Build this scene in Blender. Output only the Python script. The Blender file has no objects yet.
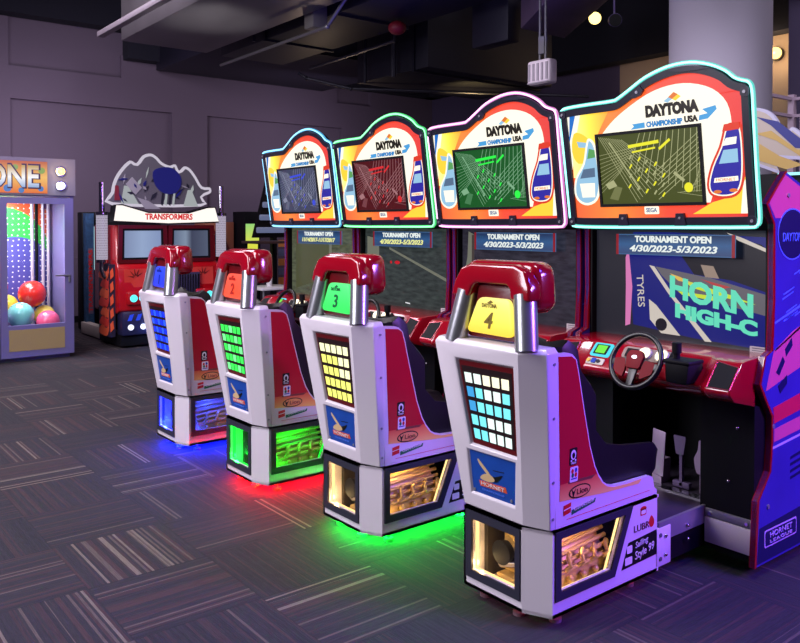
import bpy, bmesh, math, random
from mathutils import Vector, Matrix
R = math.radians
random.seed(7)
scn = bpy.context.scene
col = scn.collection

# ------------------------------------------------------------------ camera, world, lights, exposure
cam_d = bpy.data.cameras.new('camera'); cam = bpy.data.objects.new('camera', cam_d); col.objects.link(cam)
cam.location = (0, 0, 1.5)
cam.rotation_euler = (R(89.0), 0, R(141.4 - 90))
cam_d.sensor_width = 36; cam_d.sensor_fit = 'HORIZONTAL'
cam_d.lens = 797 / 800 * 36
cam_d.shift_y = -(321.5 - (225 + 797 * math.tan(R(1.0)))) / 800
cam_d.clip_start = .02; cam_d.clip_end = 100
scn.camera = cam
scn.view_settings.view_transform = 'Standard'; scn.view_settings.look = 'None'
scn.view_settings.gamma = 1; scn.view_settings.exposure = 0.1
scn.view_settings.use_curve_mapping = False
w = bpy.data.worlds.new('world'); scn.world = w; w.use_nodes = True
w.node_tree.nodes['Background'].inputs[0].default_value = (0.10, 0.075, 0.42, 1)
w.node_tree.nodes['Background'].inputs[1].default_value = 0.065

def light(kind, name, loc, color, power, size=1.0, target=None, parent=None, sy=None, spot=None):
    d = bpy.data.lights.new(name, kind); d.energy = power; d.color = color
    if kind == 'AREA':
        d.size = size
        if sy: d.shape = 'RECTANGLE'; d.size_y = sy
    else: d.shadow_soft_size = size
    if kind == 'SPOT': d.spot_size = R(spot or 60); d.spot_blend = .6
    o = bpy.data.objects.new(name, d); col.objects.link(o); o.location = loc
    if target: o.rotation_euler = (Vector(target) - Vector(loc)).to_track_quat('-Z', 'Y').to_euler()
    if parent: o.parent = parent
    return o

light('AREA', 'hall_light', (-4.4, -3.4, 3.1), (.93, .88, 1.0), 200, 2.2, (-3.5, 2.3, .9))
light('AREA', 'hall_light', (-4.6, -1.0, 4.4), (.93, .88, 1.0), 250, 2.6, (-3.6, 2.2, 0.5))
light('AREA', 'hall_light', (-6.8, -.4, 4.5), (1.0, .88, .96), 90, 2.4, (-6.4, 1.6, 0.0))
light('AREA', 'hall_light', (-8.6, 2.0, 4.4), (.98, .86, .98), 110, 2.0, (-9.2, 3.0, 0.0))
light('SPOT', 'blue_floor_light', (0.6, 3.6, 3.2), (.07, .05, 1.0), 620, .3, (-.8, 2.6, 0), spot=72)
light('AREA', 'wall_wash_light', (-10.9, 2.8, 2.7), (.92, .78, 1.0), 26, 1.6, (-12.7, 3.8, 2.2))
light('AREA', 'wall_wash_light', (-10.9, 7.4, 2.9), (.90, .78, 1.0), 18, 1.6, (-12.7, 7.6, 2.6))
light('SPOT', 'violet_stage_light', (1.4, 4.3, 2.4), (.56, .20, 1.0), 480, .25, (-1.9, 2.9, .4), spot=75)
light('SPOT', 'blue_stage_light', (0.8, 4.6, 2.4), (.14, .08, 1.0), 280, .25, (-1.7, 3.6, 1.0), spot=70)
light('SPOT', 'magenta_stage_light', (0.6, 3.0, 2.2), (1.0, .10, .55), 34, .2, (-1.7, 3.5, 1.0), spot=60)
light('AREA', 'column_fill', (-1.2, 2.4, 4.7), (.93, .88, 1.0), 150, 1.0, (-3.3, 6.2, 3.7))  # added fill that brightens the column
light('AREA', 'railing_fill', (-2.6, 7.2, 4.2), (.95, .85, 1.0), 16, .8, (-3.6, 8.2, 2.4))  # added fill to lift the dark railing; no fixture there
light('AREA', 'ceiling_blue_fill', (-5.5, 4.0, 3.0), (.18, .14, 1.0), 10, 2.5, (-5.5, 4.0, 5))  # added upward fill tinting the ceiling blue; no such lamp hangs here

# ------------------------------------------------------------------ helpers
def lin(c):
    return tuple((x / 255 / 12.92) if x / 255 <= .04045 else ((x / 255 + .055) / 1.055) ** 2.4 for x in c) + (1,)

MATS = {}
def mat(name, c, rough=.5, metal=0, emit=None, es=1.0, coat=0, noise=0, nscale=8, spec=None, bump=0):
    if name in MATS: return MATS[name]
    m = bpy.data.materials.new(name); m.use_nodes = True; nt = m.node_tree
    b = nt.nodes['Principled BSDF']
    b.inputs['Base Color'].default_value = lin(c)
    b.inputs['Roughness'].default_value = rough; b.inputs['Metallic'].default_value = metal
    if coat: b.inputs['Coat Weight'].default_value = coat; b.inputs['Coat Roughness'].default_value = .08
    if spec is not None: b.inputs['Specular IOR Level'].default_value = spec
    if emit is not None:
        b.inputs['Emission Color'].default_value = lin(emit); b.inputs['Emission Strength'].default_value = es
    if noise or bump:
        tc = nt.nodes.new('ShaderNodeTexCoord'); nz = nt.nodes.new('ShaderNodeTexNoise')
        nz.inputs['Scale'].default_value = nscale; nz.inputs['Detail'].default_value = 6
        nt.links.new(tc.outputs['Object'], nz.inputs['Vector'])
        if noise:
            mx = nt.nodes.new('ShaderNodeMix'); mx.data_type = 'RGBA'
            l = lin(c); mx.inputs[6].default_value = tuple(v * (1 - noise) for v in l[:3]) + (1,)
            mx.inputs[7].default_value = tuple(min(1, v * (1 + noise)) for v in l[:3]) + (1,)
            nt.links.new(nz.outputs['Fac'], mx.inputs[0]); nt.links.new(mx.outputs[2], b.inputs['Base Color'])
        if bump:
            bp = nt.nodes.new('ShaderNodeBump'); bp.inputs['Strength'].default_value = bump
            bp.inputs['Distance'].default_value = .002
            nt.links.new(nz.outputs['Fac'], bp.inputs['Height']); nt.links.new(bp.outputs[0], b.inputs['Normal'])
    MATS[name] = m; return m

def glow(name, c, s=1.0):          # something that gives off light, or a part brightened by emission
    if name in MATS: return MATS[name]
    m = mat(name, (5, 5, 5), .3, emit=c, es=s); return m

def grad(name, stops, axis='X', lo=0., hi=1., emit=1.0, rough=.4):
    """colour blend along an object axis (printed artwork, emissive panes)"""
    if name in MATS: return MATS[name]
    m = bpy.data.materials.new(name); m.use_nodes = True; nt = m.node_tree; b = nt.nodes['Principled BSDF']
    tc = nt.nodes.new('ShaderNodeTexCoord'); sp = nt.nodes.new('ShaderNodeSeparateXYZ')
    mr = nt.nodes.new('ShaderNodeMapRange'); cr = nt.nodes.new('ShaderNodeValToRGB')
    nt.links.new(tc.outputs['Object'], sp.inputs[0]); nt.links.new(sp.outputs[axis], mr.inputs[0])
    mr.inputs[1].default_value = lo; mr.inputs[2].default_value = hi
    nt.links.new(mr.outputs[0], cr.inputs[0])
    els = cr.color_ramp.elements
    while len(els) < len(stops): els.new(.5)
    for e, (p, c) in zip(els, stops): e.position = p; e.color = lin(c)
    b.inputs['Roughness'].default_value = rough
    if emit:
        b.inputs['Base Color'].default_value = (.02, .02, .02, 1)
        nt.links.new(cr.outputs[0], b.inputs['Emission Color']); b.inputs['Emission Strength'].default_value = emit
    else: nt.links.new(cr.outputs[0], b.inputs['Base Color'])
    MATS[name] = m; return m

ORG = Vector((0, 0, 0))
class MB:
    def __init__(s): s.v = []; s.f = []; s.m = []; s.sm = []
    def add(s, vs, fs, mi=0, bevel=0, seg=2, smooth=False):
        if bevel:
            bm = bmesh.new(); bv = [bm.verts.new(p) for p in vs]
            for f in fs:
                try: bm.faces.new([bv[i] for i in f])
                except ValueError: pass
            bmesh.ops.remove_doubles(bm, verts=bm.verts, dist=1e-6)
            bmesh.ops.recalc_face_normals(bm, faces=bm.faces)
            es = [e for e in bm.edges if len(e.link_faces) == 2 and e.calc_face_angle(0) > R(28)]
            bmesh.ops.bevel(bm, geom=es, offset=bevel, segments=seg, affect='EDGES', profile=.5, clamp_overlap=True)
            bm.verts.index_update()
            vs = [v.co.copy() for v in bm.verts]; fs = [[v.index for v in f.verts] for f in bm.faces]; bm.free()
            smooth = True
        n = len(s.v); s.v += [Vector(p) for p in vs]
        for f in fs: s.f.append([i + n for i in f]); s.m.append(mi); s.sm.append(smooth)
        return s
    def box(s, x0, x1, y0, y1, z0, z1, mi=0, bevel=0, seg=2):
        v = [(x, y, z) for x in (x0, x1) for y in (y0, y1) for z in (z0, z1)]
        return s.add(v, [(0, 1, 3, 2), (4, 6, 7, 5), (0, 4, 5, 1), (2, 3, 7, 6), (0, 2, 6, 4), (1, 5, 7, 3)], mi, bevel, seg)
    def prism(s, pts, ext, mi=0, bevel=0, seg=2):
        n = len(pts); e = Vector(ext)
        v = [Vector(p) for p in pts] + [Vector(p) + e for p in pts]
        f = [list(range(n))[::-1], list(range(n, 2 * n))] + [(i, (i + 1) % n, n + (i + 1) % n, n + i) for i in range(n)]
        return s.add(v, f, mi, bevel, seg)
    def loft(s, rings, mi=0, caps=True, smooth=True, closed=True, bevel=0):
        n = len(rings[0]); v = [p for r in rings for p in r]; f = []
        for k in range(len(rings) - 1):
            for i in range(n if closed else n - 1):
                j = (i + 1) % n; f.append((k * n + i, k * n + j, (k + 1) * n + j, (k + 1) * n + i))
        if caps: f.append(list(range(n))[::-1]); f.append(list(range((len(rings) - 1) * n, len(rings) * n)))
        return s.add(v, f, mi, bevel, 2, smooth)
    def tube(s, path, r, n=10, mi=0, closed=False, rz=None):
        P = [Vector(p) for p in path]; rings = []; m = len(P)
        up = None
        for i in range(m):
            if closed: t = P[(i + 1) % m] - P[i - 1]
            else: t = P[min(i + 1, m - 1)] - P[max(i - 1, 0)]
            t.normalize()
            if up is None: up = t.orthogonal().normalized()
            up = (up - t * up.dot(t)).normalized(); sd = t.cross(up)
            rr = r[i] if isinstance(r, (list, tuple)) else r
            rings.append([P[i] + up * math.cos(2 * math.pi * k / n) * rr + sd * math.sin(2 * math.pi * k / n) * rr for k in range(n)])
        if closed:
            v = [p for q in rings for p in q]; f = []
            # align the seam
            best = min(range(n), key=lambda o: (rings[0][o] - rings[-1][0]).length)
            for k in range(m):
                a = k; b2 = (k + 1) % m; off = best if b2 == 0 else 0
                for i in range(n):
                    j = (i + 1) % n; f.append((a * n + i, a * n + j, b2 * n + (j + off) % n, b2 * n + (i + off) % n))
            return s.add(v, f, mi, smooth=True)
        return s.loft(rings, mi)
    def cyl(s, a, b, r, n=20, mi=0, r2=None):
        return s.tube([a, b], [r, r if r2 is None else r2], n, mi)
    def ball(s, c, r, n=20, mi=0, sc=(1, 1, 1)):
        c = Vector(c); rings = []
        h = n // 2
        v = [c + Vector((0, 0, -r * sc[2]))]; f = []
        for k in range(1, h):
            a = math.pi * k / h - math.pi / 2
            for i in range(n):
                t = 2 * math.pi * i / n
                v.append(c + Vector((math.cos(a) * math.cos(t) * r * sc[0], math.cos(a) * math.sin(t) * r * sc[1], math.sin(a) * r * sc[2])))
        v.append(c + Vector((0, 0, r * sc[2])))
        for i in range(n):
            f.append((0, 1 + (i + 1) % n, 1 + i)); f.append((len(v) - 1, 1 + (h - 2) * n + i, 1 + (h - 2) * n + (i + 1) % n))
        for k in range(h - 2):
            for i in range(n):
                j = (i + 1) % n; f.append((1 + k * n + i, 1 + k * n + j, 1 + (k + 1) * n + j, 1 + (k + 1) * n + i))
        return s.add(v, f, mi, smooth=True)
    def build(s, name, mats, parent=None, **tags):
        me = bpy.data.meshes.new(name)
        me.from_pydata([tuple(p - ORG) for p in s.v], [], s.f)
        for m in (mats if isinstance(mats, (list, tuple)) else [mats]): me.materials.append(m)
        me.polygons.foreach_set('material_index', s.m)
        bm = bmesh.new(); bm.from_mesh(me); bmesh.ops.recalc_face_normals(bm, faces=bm.faces); bm.to_mesh(me); bm.free()
        me.polygons.foreach_set('use_smooth', s.sm)
        if any(s.sm):
            try: me.set_sharp_from_angle(angle=R(40))
            except Exception: pass
        o = bpy.data.objects.new(name, me); col.objects.link(o)
        if parent: o.parent = parent
        for k, v in tags.items(): o[k] = v
        return o

def empty(name, loc, label, cat, group=None):
    o = bpy.data.objects.new(name, None); col.objects.link(o); o.location = loc; o.empty_display_size = .1
    o['label'] = label; o['category'] = cat
    if group: o['group'] = group
    return o
def tag(o, label, cat, group=None):
    o['label'] = label; o['category'] = cat
    if group: o['group'] = group
    return o
def struct(o): o['kind'] = 'structure'; return o

class Frame:                       # a plane on which artwork is laid: u, v -> point, n lifts off the surface
    def __init__(s, o, u, v, n): s.o = Vector(o); s.u = Vector(u); s.v = Vector(v); s.n = Vector(n).normalized()
    def p(s, u, v, n=0): return s.o + s.u * u + s.v * v + s.n * n
    def plate(s, mb, pts, n0, n1, mi=0, bevel=0):
        return mb.prism([s.p(u, v, n0) for u, v in pts], s.n * (n1 - n0), mi, bevel)
    def rect(s, mb, u0, u1, v0, v1, n0, n1, mi=0, bevel=0):
        return s.plate(mb, [(u0, v0), (u1, v0), (u1, v1), (u0, v1)], n0, n1, mi, bevel)
    def ring(s, mb, outer, inner, n0, n1, mi=0):      # same vertex count in both
        n = len(outer); v = []; f = []
        for pts, nn in ((outer, n0), (inner, n0), (inner, n1), (outer, n1)):
            v += [s.p(a, b, nn) for a, b in pts]
        for i in range(n):
            j = (i + 1) % n
            for k in range(4):
                l = (k + 1) % 4; f.append((k * n + i, k * n + j, l * n + j, l * n + i))
        return mb.add(v, f, mi)

def text(fr, s, u, v, size, m, parent, name='lettering', n=.002, depth=.001, bold=0, shear=0, width=None, rot=0, align='CENTER', **tags):
    c = bpy.data.curves.new('t', 'FONT'); c.body = s; c.size = size; c.align_x = align; c.align_y = 'CENTER'
    c.extrude = depth; c.offset = bold; c.shear = shear; c.resolution_u = 3
    o = bpy.data.objects.new('t', c); col.objects.link(o)
    bpy.context.view_layer.update()
    dg = bpy.context.evaluated_depsgraph_get()
    me = bpy.data.meshes.new_from_object(o.evaluated_get(dg)); bpy.data.objects.remove(o); bpy.data.curves.remove(c)
    if len(me.vertices):
        xs = [q.co.x for q in me.vertices]; w0 = max(xs) - min(xs); mid = (max(xs) + min(xs)) / 2 if align == 'CENTER' else 0
        k = width / w0 if width else 1
        for q in me.vertices:
            x = (q.co.x - mid) * k; y = q.co.y
            x, y = x * math.cos(rot) - y * math.sin(rot), x * math.sin(rot) + y * math.cos(rot)
            q.co = fr.p(u + x, v + y, n + q.co.z) - ORG
    me.materials.clear(); me.materials.append(m)
    me.name = name
    ob = bpy.data.objects.new(name, me); col.objects.link(ob); ob.parent = parent
    for k2, v2 in tags.items(): ob[k2] = v2
    return ob

def smooth_curve(pts, per=5, closed=True):
    out = []; n = len(pts)
    rng = range(n if closed else n - 1)
    for i in rng:
        g = lambda k: Vector(pts[k % n] if closed else pts[max(0, min(n - 1, k))]).to_2d() if False else Vector((pts[k % n] if closed else pts[max(0, min(n - 1, k))]))
        p0, p1, p2, p3 = g(i - 1), g(i), g(i + 1), g(i + 2)
        for k in range(per):
            t = k / per
            out.append(.5 * ((2 * p1) + (p2 - p0) * t + (2 * p0 - 5 * p1 + 4 * p2 - p3) * t * t + (3 * p1 - p0 - 3 * p2 + p3) * t ** 3))
    if not closed: out.append(Vector(pts[-1]))
    return [tuple(p) for p in out]

def inset(poly, d):                # inward offset of a counter-clockwise outline
    n = len(poly); out = []
    area = sum(poly[i][0] * poly[(i + 1) % n][1] - poly[(i + 1) % n][0] * poly[i][1] for i in range(n))
    sg = 1 if area > 0 else -1
    for i in range(n):
        a = Vector(poly[i - 1]); b = Vector(poly[i]); c = Vector(poly[(i + 1) % n])
        t = (c - a).normalized(); nn = Vector((-t.y, t.x)) * sg
        out.append(tuple(b + nn * d))
    return out
def rrect(u0, u1, v0, v1, r, k=4):
    o = []
    for cx, cy, a0 in ((u1 - r, v1 - r, 0), (u0 + r, v1 - r, 90), (u0 + r, v0 + r, 180), (u1 - r, v0 + r, 270)):
        for i in range(k + 1):
            a = R(a0 + 90 * i / k); o.append((cx + r * math.cos(a), cy + r * math.sin(a)))
    return o
def rpoly(pts, r, k=3):            # polygon with rounded corners
    o = []; n = len(pts)
    for i in range(n):
        a, b, c = Vector(pts[i - 1]), Vector(pts[i]), Vector(pts[(i + 1) % n])
        rr = min(r, (a - b).length * .45, (c - b).length * .45)
        p = b + (a - b).normalized() * rr; q = b + (c - b).normalized() * rr
        for j in range(k + 1):
            t = j / k; o.append(tuple(p * (1 - t) ** 2 + b * 2 * t * (1 - t) + q * t * t))
    return o
def ell(cu, cv, ru, rv, n=20, rot=0):
    return [(cu + math.cos(a) * ru * math.cos(rot) - math.sin(a) * rv * math.sin(rot), cv + math.cos(a) * ru * math.sin(rot) + math.sin(a) * rv * math.cos(rot))
            for a in [2 * math.pi * i / n for i in range(n)]]

# ------------------------------------------------------------------ materials
WHITE = mat('white_plastic', (214, 206, 216), .28, coat=.4, noise=.03, nscale=3)
RED = mat('red_gloss_plastic', (146, 6, 28), .16, coat=.8, noise=.05, nscale=2)
DRED = mat('dark_red_plastic', (90, 6, 14), .3)
RPANEL = mat('red_printed_panel', (178, 14, 40), .3, noise=.08, nscale=6)
BLACK = mat('black_plastic', (9, 9, 15), .6, spec=.2)
CABBLK = mat('black_cabinet_laminate', (7, 7, 14), .6, noise=.1, spec=.2)
GUN = mat('dark_grey_frame_plastic', (44, 44, 58), .35)
SILVER = mat('brushed_aluminium', (176, 178, 184), .3, metal=.85, noise=.05, nscale=30)
STEEL = mat('steel_plate', (150, 148, 158), .4, metal=.6, noise=.1, nscale=20)
LEATHER = mat('black_vinyl', (10, 10, 14), .42, bump=.2, nscale=60)
GOLD = mat('gold_engine_metal', (205, 170, 95), .35, metal=.25, noise=.15, nscale=14)
BRONZE = mat('cast_gold_metal', (165, 135, 80), .4, metal=.2, noise=.2, nscale=14)
CHROME = mat('chrome', (200, 200, 205), .12, metal=1)
PWHITE = mat('printed_white', (225, 222, 226), .4)
PBLACK = mat('printed_black', (12, 12, 14), .4)
PYEL = mat('printed_yellow', (222, 176, 70), .4)
PORANGE = mat('printed_orange', (226, 120, 60), .4)
PBLUE = mat('printed_blue', (20, 70, 160), .35, noise=.15, nscale=20)
PRED = mat('printed_red', (200, 28, 34), .4)
PGREEN = mat('printed_green', (20, 90, 60), .4)
GREY = mat('grey_fixture', (90, 88, 100), .5)

glass = bpy.data.materials.new('clear_acrylic'); glass.use_nodes = True
nt = glass.node_tree; nt.nodes.remove(nt.nodes['Principled BSDF'])
tr = nt.nodes.new('ShaderNodeBsdfTransparent'); gl = nt.nodes.new('ShaderNodeBsdfGlossy'); gl.inputs['Roughness'].default_value = .04
fr_ = nt.nodes.new('ShaderNodeFresnel'); fr_.inputs[0].default_value = 1.35; mx = nt.nodes.new('ShaderNodeMixShader')
g_ = nt.nodes.new('ShaderNodeNewGeometry'); sb_ = nt.nodes.new('ShaderNodeMath'); sb_.operation = 'SUBTRACT'; sb_.inputs[0].default_value = 1; ml_ = nt.nodes.new('ShaderNodeMath'); ml_.operation = 'MULTIPLY'
nt.links.new(g_.outputs['Backfacing'], sb_.inputs[1]); nt.links.new(sb_.outputs[0], ml_.inputs[0]); nt.links.new(fr_.outputs[0], ml_.inputs[1])
nt.links.new(ml_.outputs[0], mx.inputs[0]); nt.links.new(tr.outputs[0], mx.inputs[1]); nt.links.new(gl.outputs[0], mx.inputs[2])
nt.links.new(mx.outputs[0], nt.nodes['Material Output'].inputs[0])

# carpet
def carpet():
    m = bpy.data.materials.new('striped_carpet_tiles'); m.use_nodes = True; nt = m.node_tree; N = nt.nodes; L = nt.links
    b = N['Principled BSDF']; b.inputs['Roughness'].default_value = .9; b.inputs['Specular IOR Level'].default_value = .25
    geo = N.new('ShaderNodeNewGeometry'); sp = N.new('ShaderNodeSeparateXYZ'); L.new(geo.outputs['Position'], sp.inputs[0])
    def M(op, a, bb=None, c=None):
        n = N.new('ShaderNodeMath'); n.operation = op
        for i, q in enumerate((a, bb, c)):
            if q is None: continue
            if hasattr(q, 'links'): L.new(q, n.inputs[i])
            else: n.inputs[i].default_value = q
        return n.outputs[0]
    T = .52
    x = M('DIVIDE', M('ADD', sp.outputs['X'], 20 * T + 2.31), T); y = M('DIVIDE', M('ADD', sp.outputs['Y'], 20 * T - 1.03), T)
    ix = M('FLOOR', x); iy = M('FLOOR', y)
    fx = M('SUBTRACT', x, ix); fy = M('SUBTRACT', y, iy)
    par = M('MODULO', M('ADD', ix, iy), 2.0)                 # quarter turned neighbours
    s = M('ADD', M('MULTIPLY', fx, M('SUBTRACT', 1.0, par)), M('MULTIPLY', fy, par))
    t = M('ADD', M('MULTIPLY', fy, M('SUBTRACT', 1.0, par)), M('MULTIPLY', fx, par))
    seed = M('ADD', M('MULTIPLY', ix, 17.3), M('MULTIPLY', iy, 5.7))
    def wn(v, sd):
        w1 = N.new('ShaderNodeTexWhiteNoise'); w1.noise_dimensions = '2D'
        cb = N.new('ShaderNodeCombineXYZ'); L.new(v, cb.inputs[0])
        if hasattr(sd, 'links'): L.new(sd, cb.inputs[1])
        else: cb.inputs[1].default_value = sd
        L.new(cb.outputs[0], w1.inputs['Vector']); return w1.outputs['Value']
    tile = wn(M('ADD', seed, 3.1), 1.0)
    thin = wn(M('FLOOR', M('MULTIPLY', s, 46.0)), seed)
    band = wn(M('FLOOR', M('MULTIPLY', s, 9.0)), M('ADD', seed, 2.5))
    v = M('ADD', M('MULTIPLY', thin, .53), M('MULTIPLY', band, .30))
    v = M('ADD', v, M('MULTIPLY', tile, .30))
    cr = N.new('ShaderNodeValToRGB'); L.new(v, cr.inputs[0]); cr.color_ramp.interpolation = 'CONSTANT'
    e = cr.color_ramp.elements
    cols = [(0, (50, 48, 58)), (.36, (55, 52, 62)), (.58, (68, 54, 62)), (.66, (54, 51, 60)), (.74, (76, 58, 64)), (.81, (58, 55, 63)), (.875, (98, 86, 86)), (.94, (126, 114, 108)), (.985, (70, 58, 64))]
    while len(e) < len(cols): e.new(.5)
    for el, (p, c) in zip(e, cols): el.position = p; el.color = lin(c)
    # streaky pile
    nz = N.new('ShaderNodeTexNoise'); nz.inputs['Scale'].default_value = 1; nz.inputs['Detail'].default_value = 4
    cb = N.new('ShaderNodeCombineXYZ'); L.new(M('MULTIPLY', s, 120.0), cb.inputs[0]); L.new(M('MULTIPLY', t, 9.0), cb.inputs[1]); L.new(seed, cb.inputs[2])
    L.new(cb.outputs[0], nz.inputs['Vector'])
    n2 = N.new('ShaderNodeTexNoise'); n2.inputs['Scale'].default_value = 260; L.new(geo.outputs['Position'], n2.inputs['Vector'])
    f = M('ADD', M('MULTIPLY', nz.outputs['Fac'], .9), M('MULTIPLY', n2.outputs['Fac'], .5)); f = M('ADD', f, .28); f = M('MULTIPLY', f, .66)
    ex = M('MINIMUM', M('MINIMUM', fx, M('SUBTRACT', 1.0, fx)), M('MINIMUM', fy, M('SUBTRACT', 1.0, fy)))
    seam = M('ADD', .78, M('MULTIPLY', M('MINIMUM', M('MULTIPLY', ex, 90.0), 1.0), .22))
    f = M('MULTIPLY', f, seam)
    vm = N.new('ShaderNodeVectorMath'); vm.operation = 'SCALE'; L.new(cr.outputs[0], vm.inputs[0]); L.new(f, vm.inputs['Scale'])
    L.new(vm.outputs[0], b.inputs['Base Color'])
    bp = N.new('ShaderNodeBump'); bp.inputs['Strength'].default_value = .5; bp.inputs['Distance'].default_value = .003
    L.new(nz.outputs['Fac'], bp.inputs['Height']); L.new(bp.outputs[0], b.inputs['Normal'])
    return m

# ------------------------------------------------------------------ the hall
WALL = mat('mauve_wall_paint', (90, 78, 96), .8, noise=.05, nscale=1.2)
BWALL = mat('dusky_wall_paint', (72, 62, 92), .8, noise=.05, nscale=1.2)
BEIGE = mat('beige_wall_paint', (160, 138, 120), .8, noise=.05, nscale=1.2)
CEIL = mat('black_ceiling_paint', (12, 11, 30), .9, noise=.1)
DUCT = mat('dark_galvanised_duct', (96, 92, 98), .36, metal=.55, noise=.35, nscale=2.2)
DDUCT = mat('black_painted_duct', (17, 15, 34), .55, metal=0, noise=.3, nscale=3)
PIPE = mat('black_iron_pipe', (60, 58, 70), .4, metal=.5)

mb = MB(); mb.box(-13.2, 3.0, -4.0, 11.4, -.06, 0); struct(mb.build('floor', carpet()))
mb = MB(); mb.box(-13.2, 3.0, -4.0, 11.4, 5.3, 5.4); struct(mb.build('ceiling', CEIL))
# left wall with shallow recessed panels and a black bulkhead above
mb = MB()
mb.box(-12.9, -12.78, -4, 11.4, 0, 5.3)
def wallrect(y0, y1, z0, z1): mb.box(-12.78, -12.7, y0, y1, z0, z1)
wallrect(-4, 11.4, 0, 1.0)                 # below the recesses
wallrect(-4, 11.4, 3.36, 3.84)             # between the rows
wallrect(-4, -.6, 1.0, 3.36); wallrect(2.3, 2.84, 1.0, 3.36); wallrect(5.31, 5.93, 1.0, 3.36); wallrect(8.7, 9.2, 1.0, 3.36)
wallrect(2.3, 2.82, 3.84, 4.55); wallrect(4.47, 8.6, 3.84, 4.2); wallrect(9.4, 11.4, 3.84, 4.2)
struct(mb.build('wall_left', WALL))
mb = MB(); mb.box(-12.75, -12.45, -4, 11.4, 4.56, 5.3); mb.box(-12.72, -12.45, 4.5, 11.2, 4.12, 4.56); struct(mb.build('trim_1', CEIL))
mb = MB(); mb.box(-12.9, -8.0, 11.0, 11.3, 0, 4.16); struct(mb.build('wall_back', BWALL))
mb = MB(); mb.box(-8.0, 3.0, 11.0, 11.3, 0, 4.2); struct(mb.build('wall_back', BEIGE))
mb = MB(); mb.box(-12.9, 3.0, 10.7, 10.98, 4.12, 5.3); struct(mb.build('trim_2', CEIL))
mb = MB(); mb.box(3.0, 3.1, -4, 11.4, 0, 5.3); struct(mb.build('wall_right', BWALL))
mb = MB(); mb.box(-13.2, 3.0, -4.1, -4.0, 0, 5.3); struct(mb.build('wall_front', BWALL))
mb = MB(); mb.box(-12.7, -12.68, -4, 11.0, 0, .1); struct(mb.build('baseboard_left', BLACK))
mb = MB(); mb.cyl((-3.44, 6.05, 0), (-3.44, 6.05, 5.3), .39, 48); struct(mb.build('column', mat('grey_column_paint', (176, 168, 188), .75, noise=.03, nscale=1.5)))
mb = MB(); mb.box(-3.8, 3.0, 8.0, 11.0, 0, 1.8); mb.box(-4.6, -3.8, 7.2, 11.0, 0, 1.8); struct(mb.build('mezzanine', CABBLK))
mb = MB(); mb.box(-4.58, -3.7, 9.6, 10.2, 1.8, 5.3); struct(mb.build('pillar', BWALL))

# ceiling services: each a thing of its own
def duct(name, x0, x1, y0, y1, z0, z1, m, label, cat='duct'):
    o = MB(); o.box(x0, x1, y0, y1, z0, z1, 0, .012)
    k = x0 + (99 if y0 < 4 else 1.2)
    while k < x1 - .2:                        # flanges between the duct lengths
        o.box(k, k + .04, y0 - .025, y1 + .025, z0 - .025, z1 + .025); k += 1.5
    return tag(o.build(name, m), label, cat)
duct('air_duct', -9.55, -2.2, 3.36, 4.46, 3.7, 4.2, DUCT, 'wide grey rectangular duct lit by a lamp, its flat end toward the left wall')
mb = MB(); mb.box(-9.53, -2.2, 3.07, 3.15, 3.7, 3.76, 0, .005); tag(mb.build('cable_tray', mat('grey_steel_tray', (120, 112, 122), .5, metal=.3)), 'narrow grey tray running alongside the wide lit duct', 'cable tray')
duct('air_duct', -9.7, -5.6, 4.72, 5.66, 3.72, 4.25, DDUCT, 'dark rectangular duct just right of the wide lit one')
duct('air_duct', -8.85, -7.38, 6.32, 8.6, 3.42, 5.2, DDUCT, 'large black duct box with a warm glow on its underside')
mb = MB(); mb.box(-6.25, -5.72, 5.98, 6.16, 3.4, 5.2, 0, .01); tag(mb.build('air_duct', DDUCT), 'square black duct drop, upright, left of the slanted plum duct', 'duct')
mb = MB(); mb.prism([(-5.33, 5.75, 3.4), (-5.33, 6.4, 3.4), (-3.95, 5.6, 3.52), (-3.95, 4.95, 3.52)], (0, 0, .45), 0, .01)
tag(mb.build('air_duct', mat('plum_duct', (92, 74, 96), .5, metal=.2, noise=.3, nscale=5)), 'slanted plum coloured duct above the white hanging box', 'duct')
mb = MB(); mb.cyl((-5.7, 8.3, 4.45), (-1.5, 8.3, 4.45), .22, 24); tag(mb.build('round_duct', mat('plum_round_duct', (96, 70, 100), .45, metal=.2)), 'round plum duct running behind the grey column', 'duct')
mb = MB(); mb.box(-12.6, -9.9, 5.0, 8.2, 4.0, 4.35, 0, .01); tag(mb.build('air_duct', DDUCT), 'flat dark duct close against the left wall, above its panels', 'duct')
def pipe(path, r, label, m=PIPE, name='sprinkler_pipe'):
    o = MB(); o.tube(path, r, 8)
    for q in path[1:-1]: o.ball(q, r * 1.5, 10)
    return tag(o.build(name, m), label, 'pipe')
pipe([(-9.6, 5.85, 3.62), (-9.55, 5.95, 3.55), (-8.9, 6.25, 3.35), (-7.3, 9.3, 3.35)], .022, 'long thin black pipe crossing under the ducts toward the pink-lit game sign')
pipe([(-9.3, 5.86, 3.64), (-7.3, 5.75, 3.64)], .02, 'short thin pipe beneath the dark duct, ending at an elbow', PIPE)
pipe([(-9.4, 4.58, 3.54), (-6.9, 4.55, 3.54), (-6.6, 4.6, 3.8)], .02, 'bright edged conduit between the two left ducts', mat('bright_conduit', (150, 148, 150), .35, metal=.7), 'conduit')
pipe([(-7.9, 6.2, 5.3), (-7.9, 6.2, 3.36)], .03, 'upright black pipe dropping from the ceiling, right of a thinner one')
pipe([(-8.5, 6.2, 5.3), (-8.5, 6.2, 3.36)], .02, 'thinner upright pipe left of the thick drop pipe')
pipe([(-8.6, 4.62, 5.3), (-8.6, 4.62, 3.7)], .02, 'short pipe hanger above the left ducts')
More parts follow.
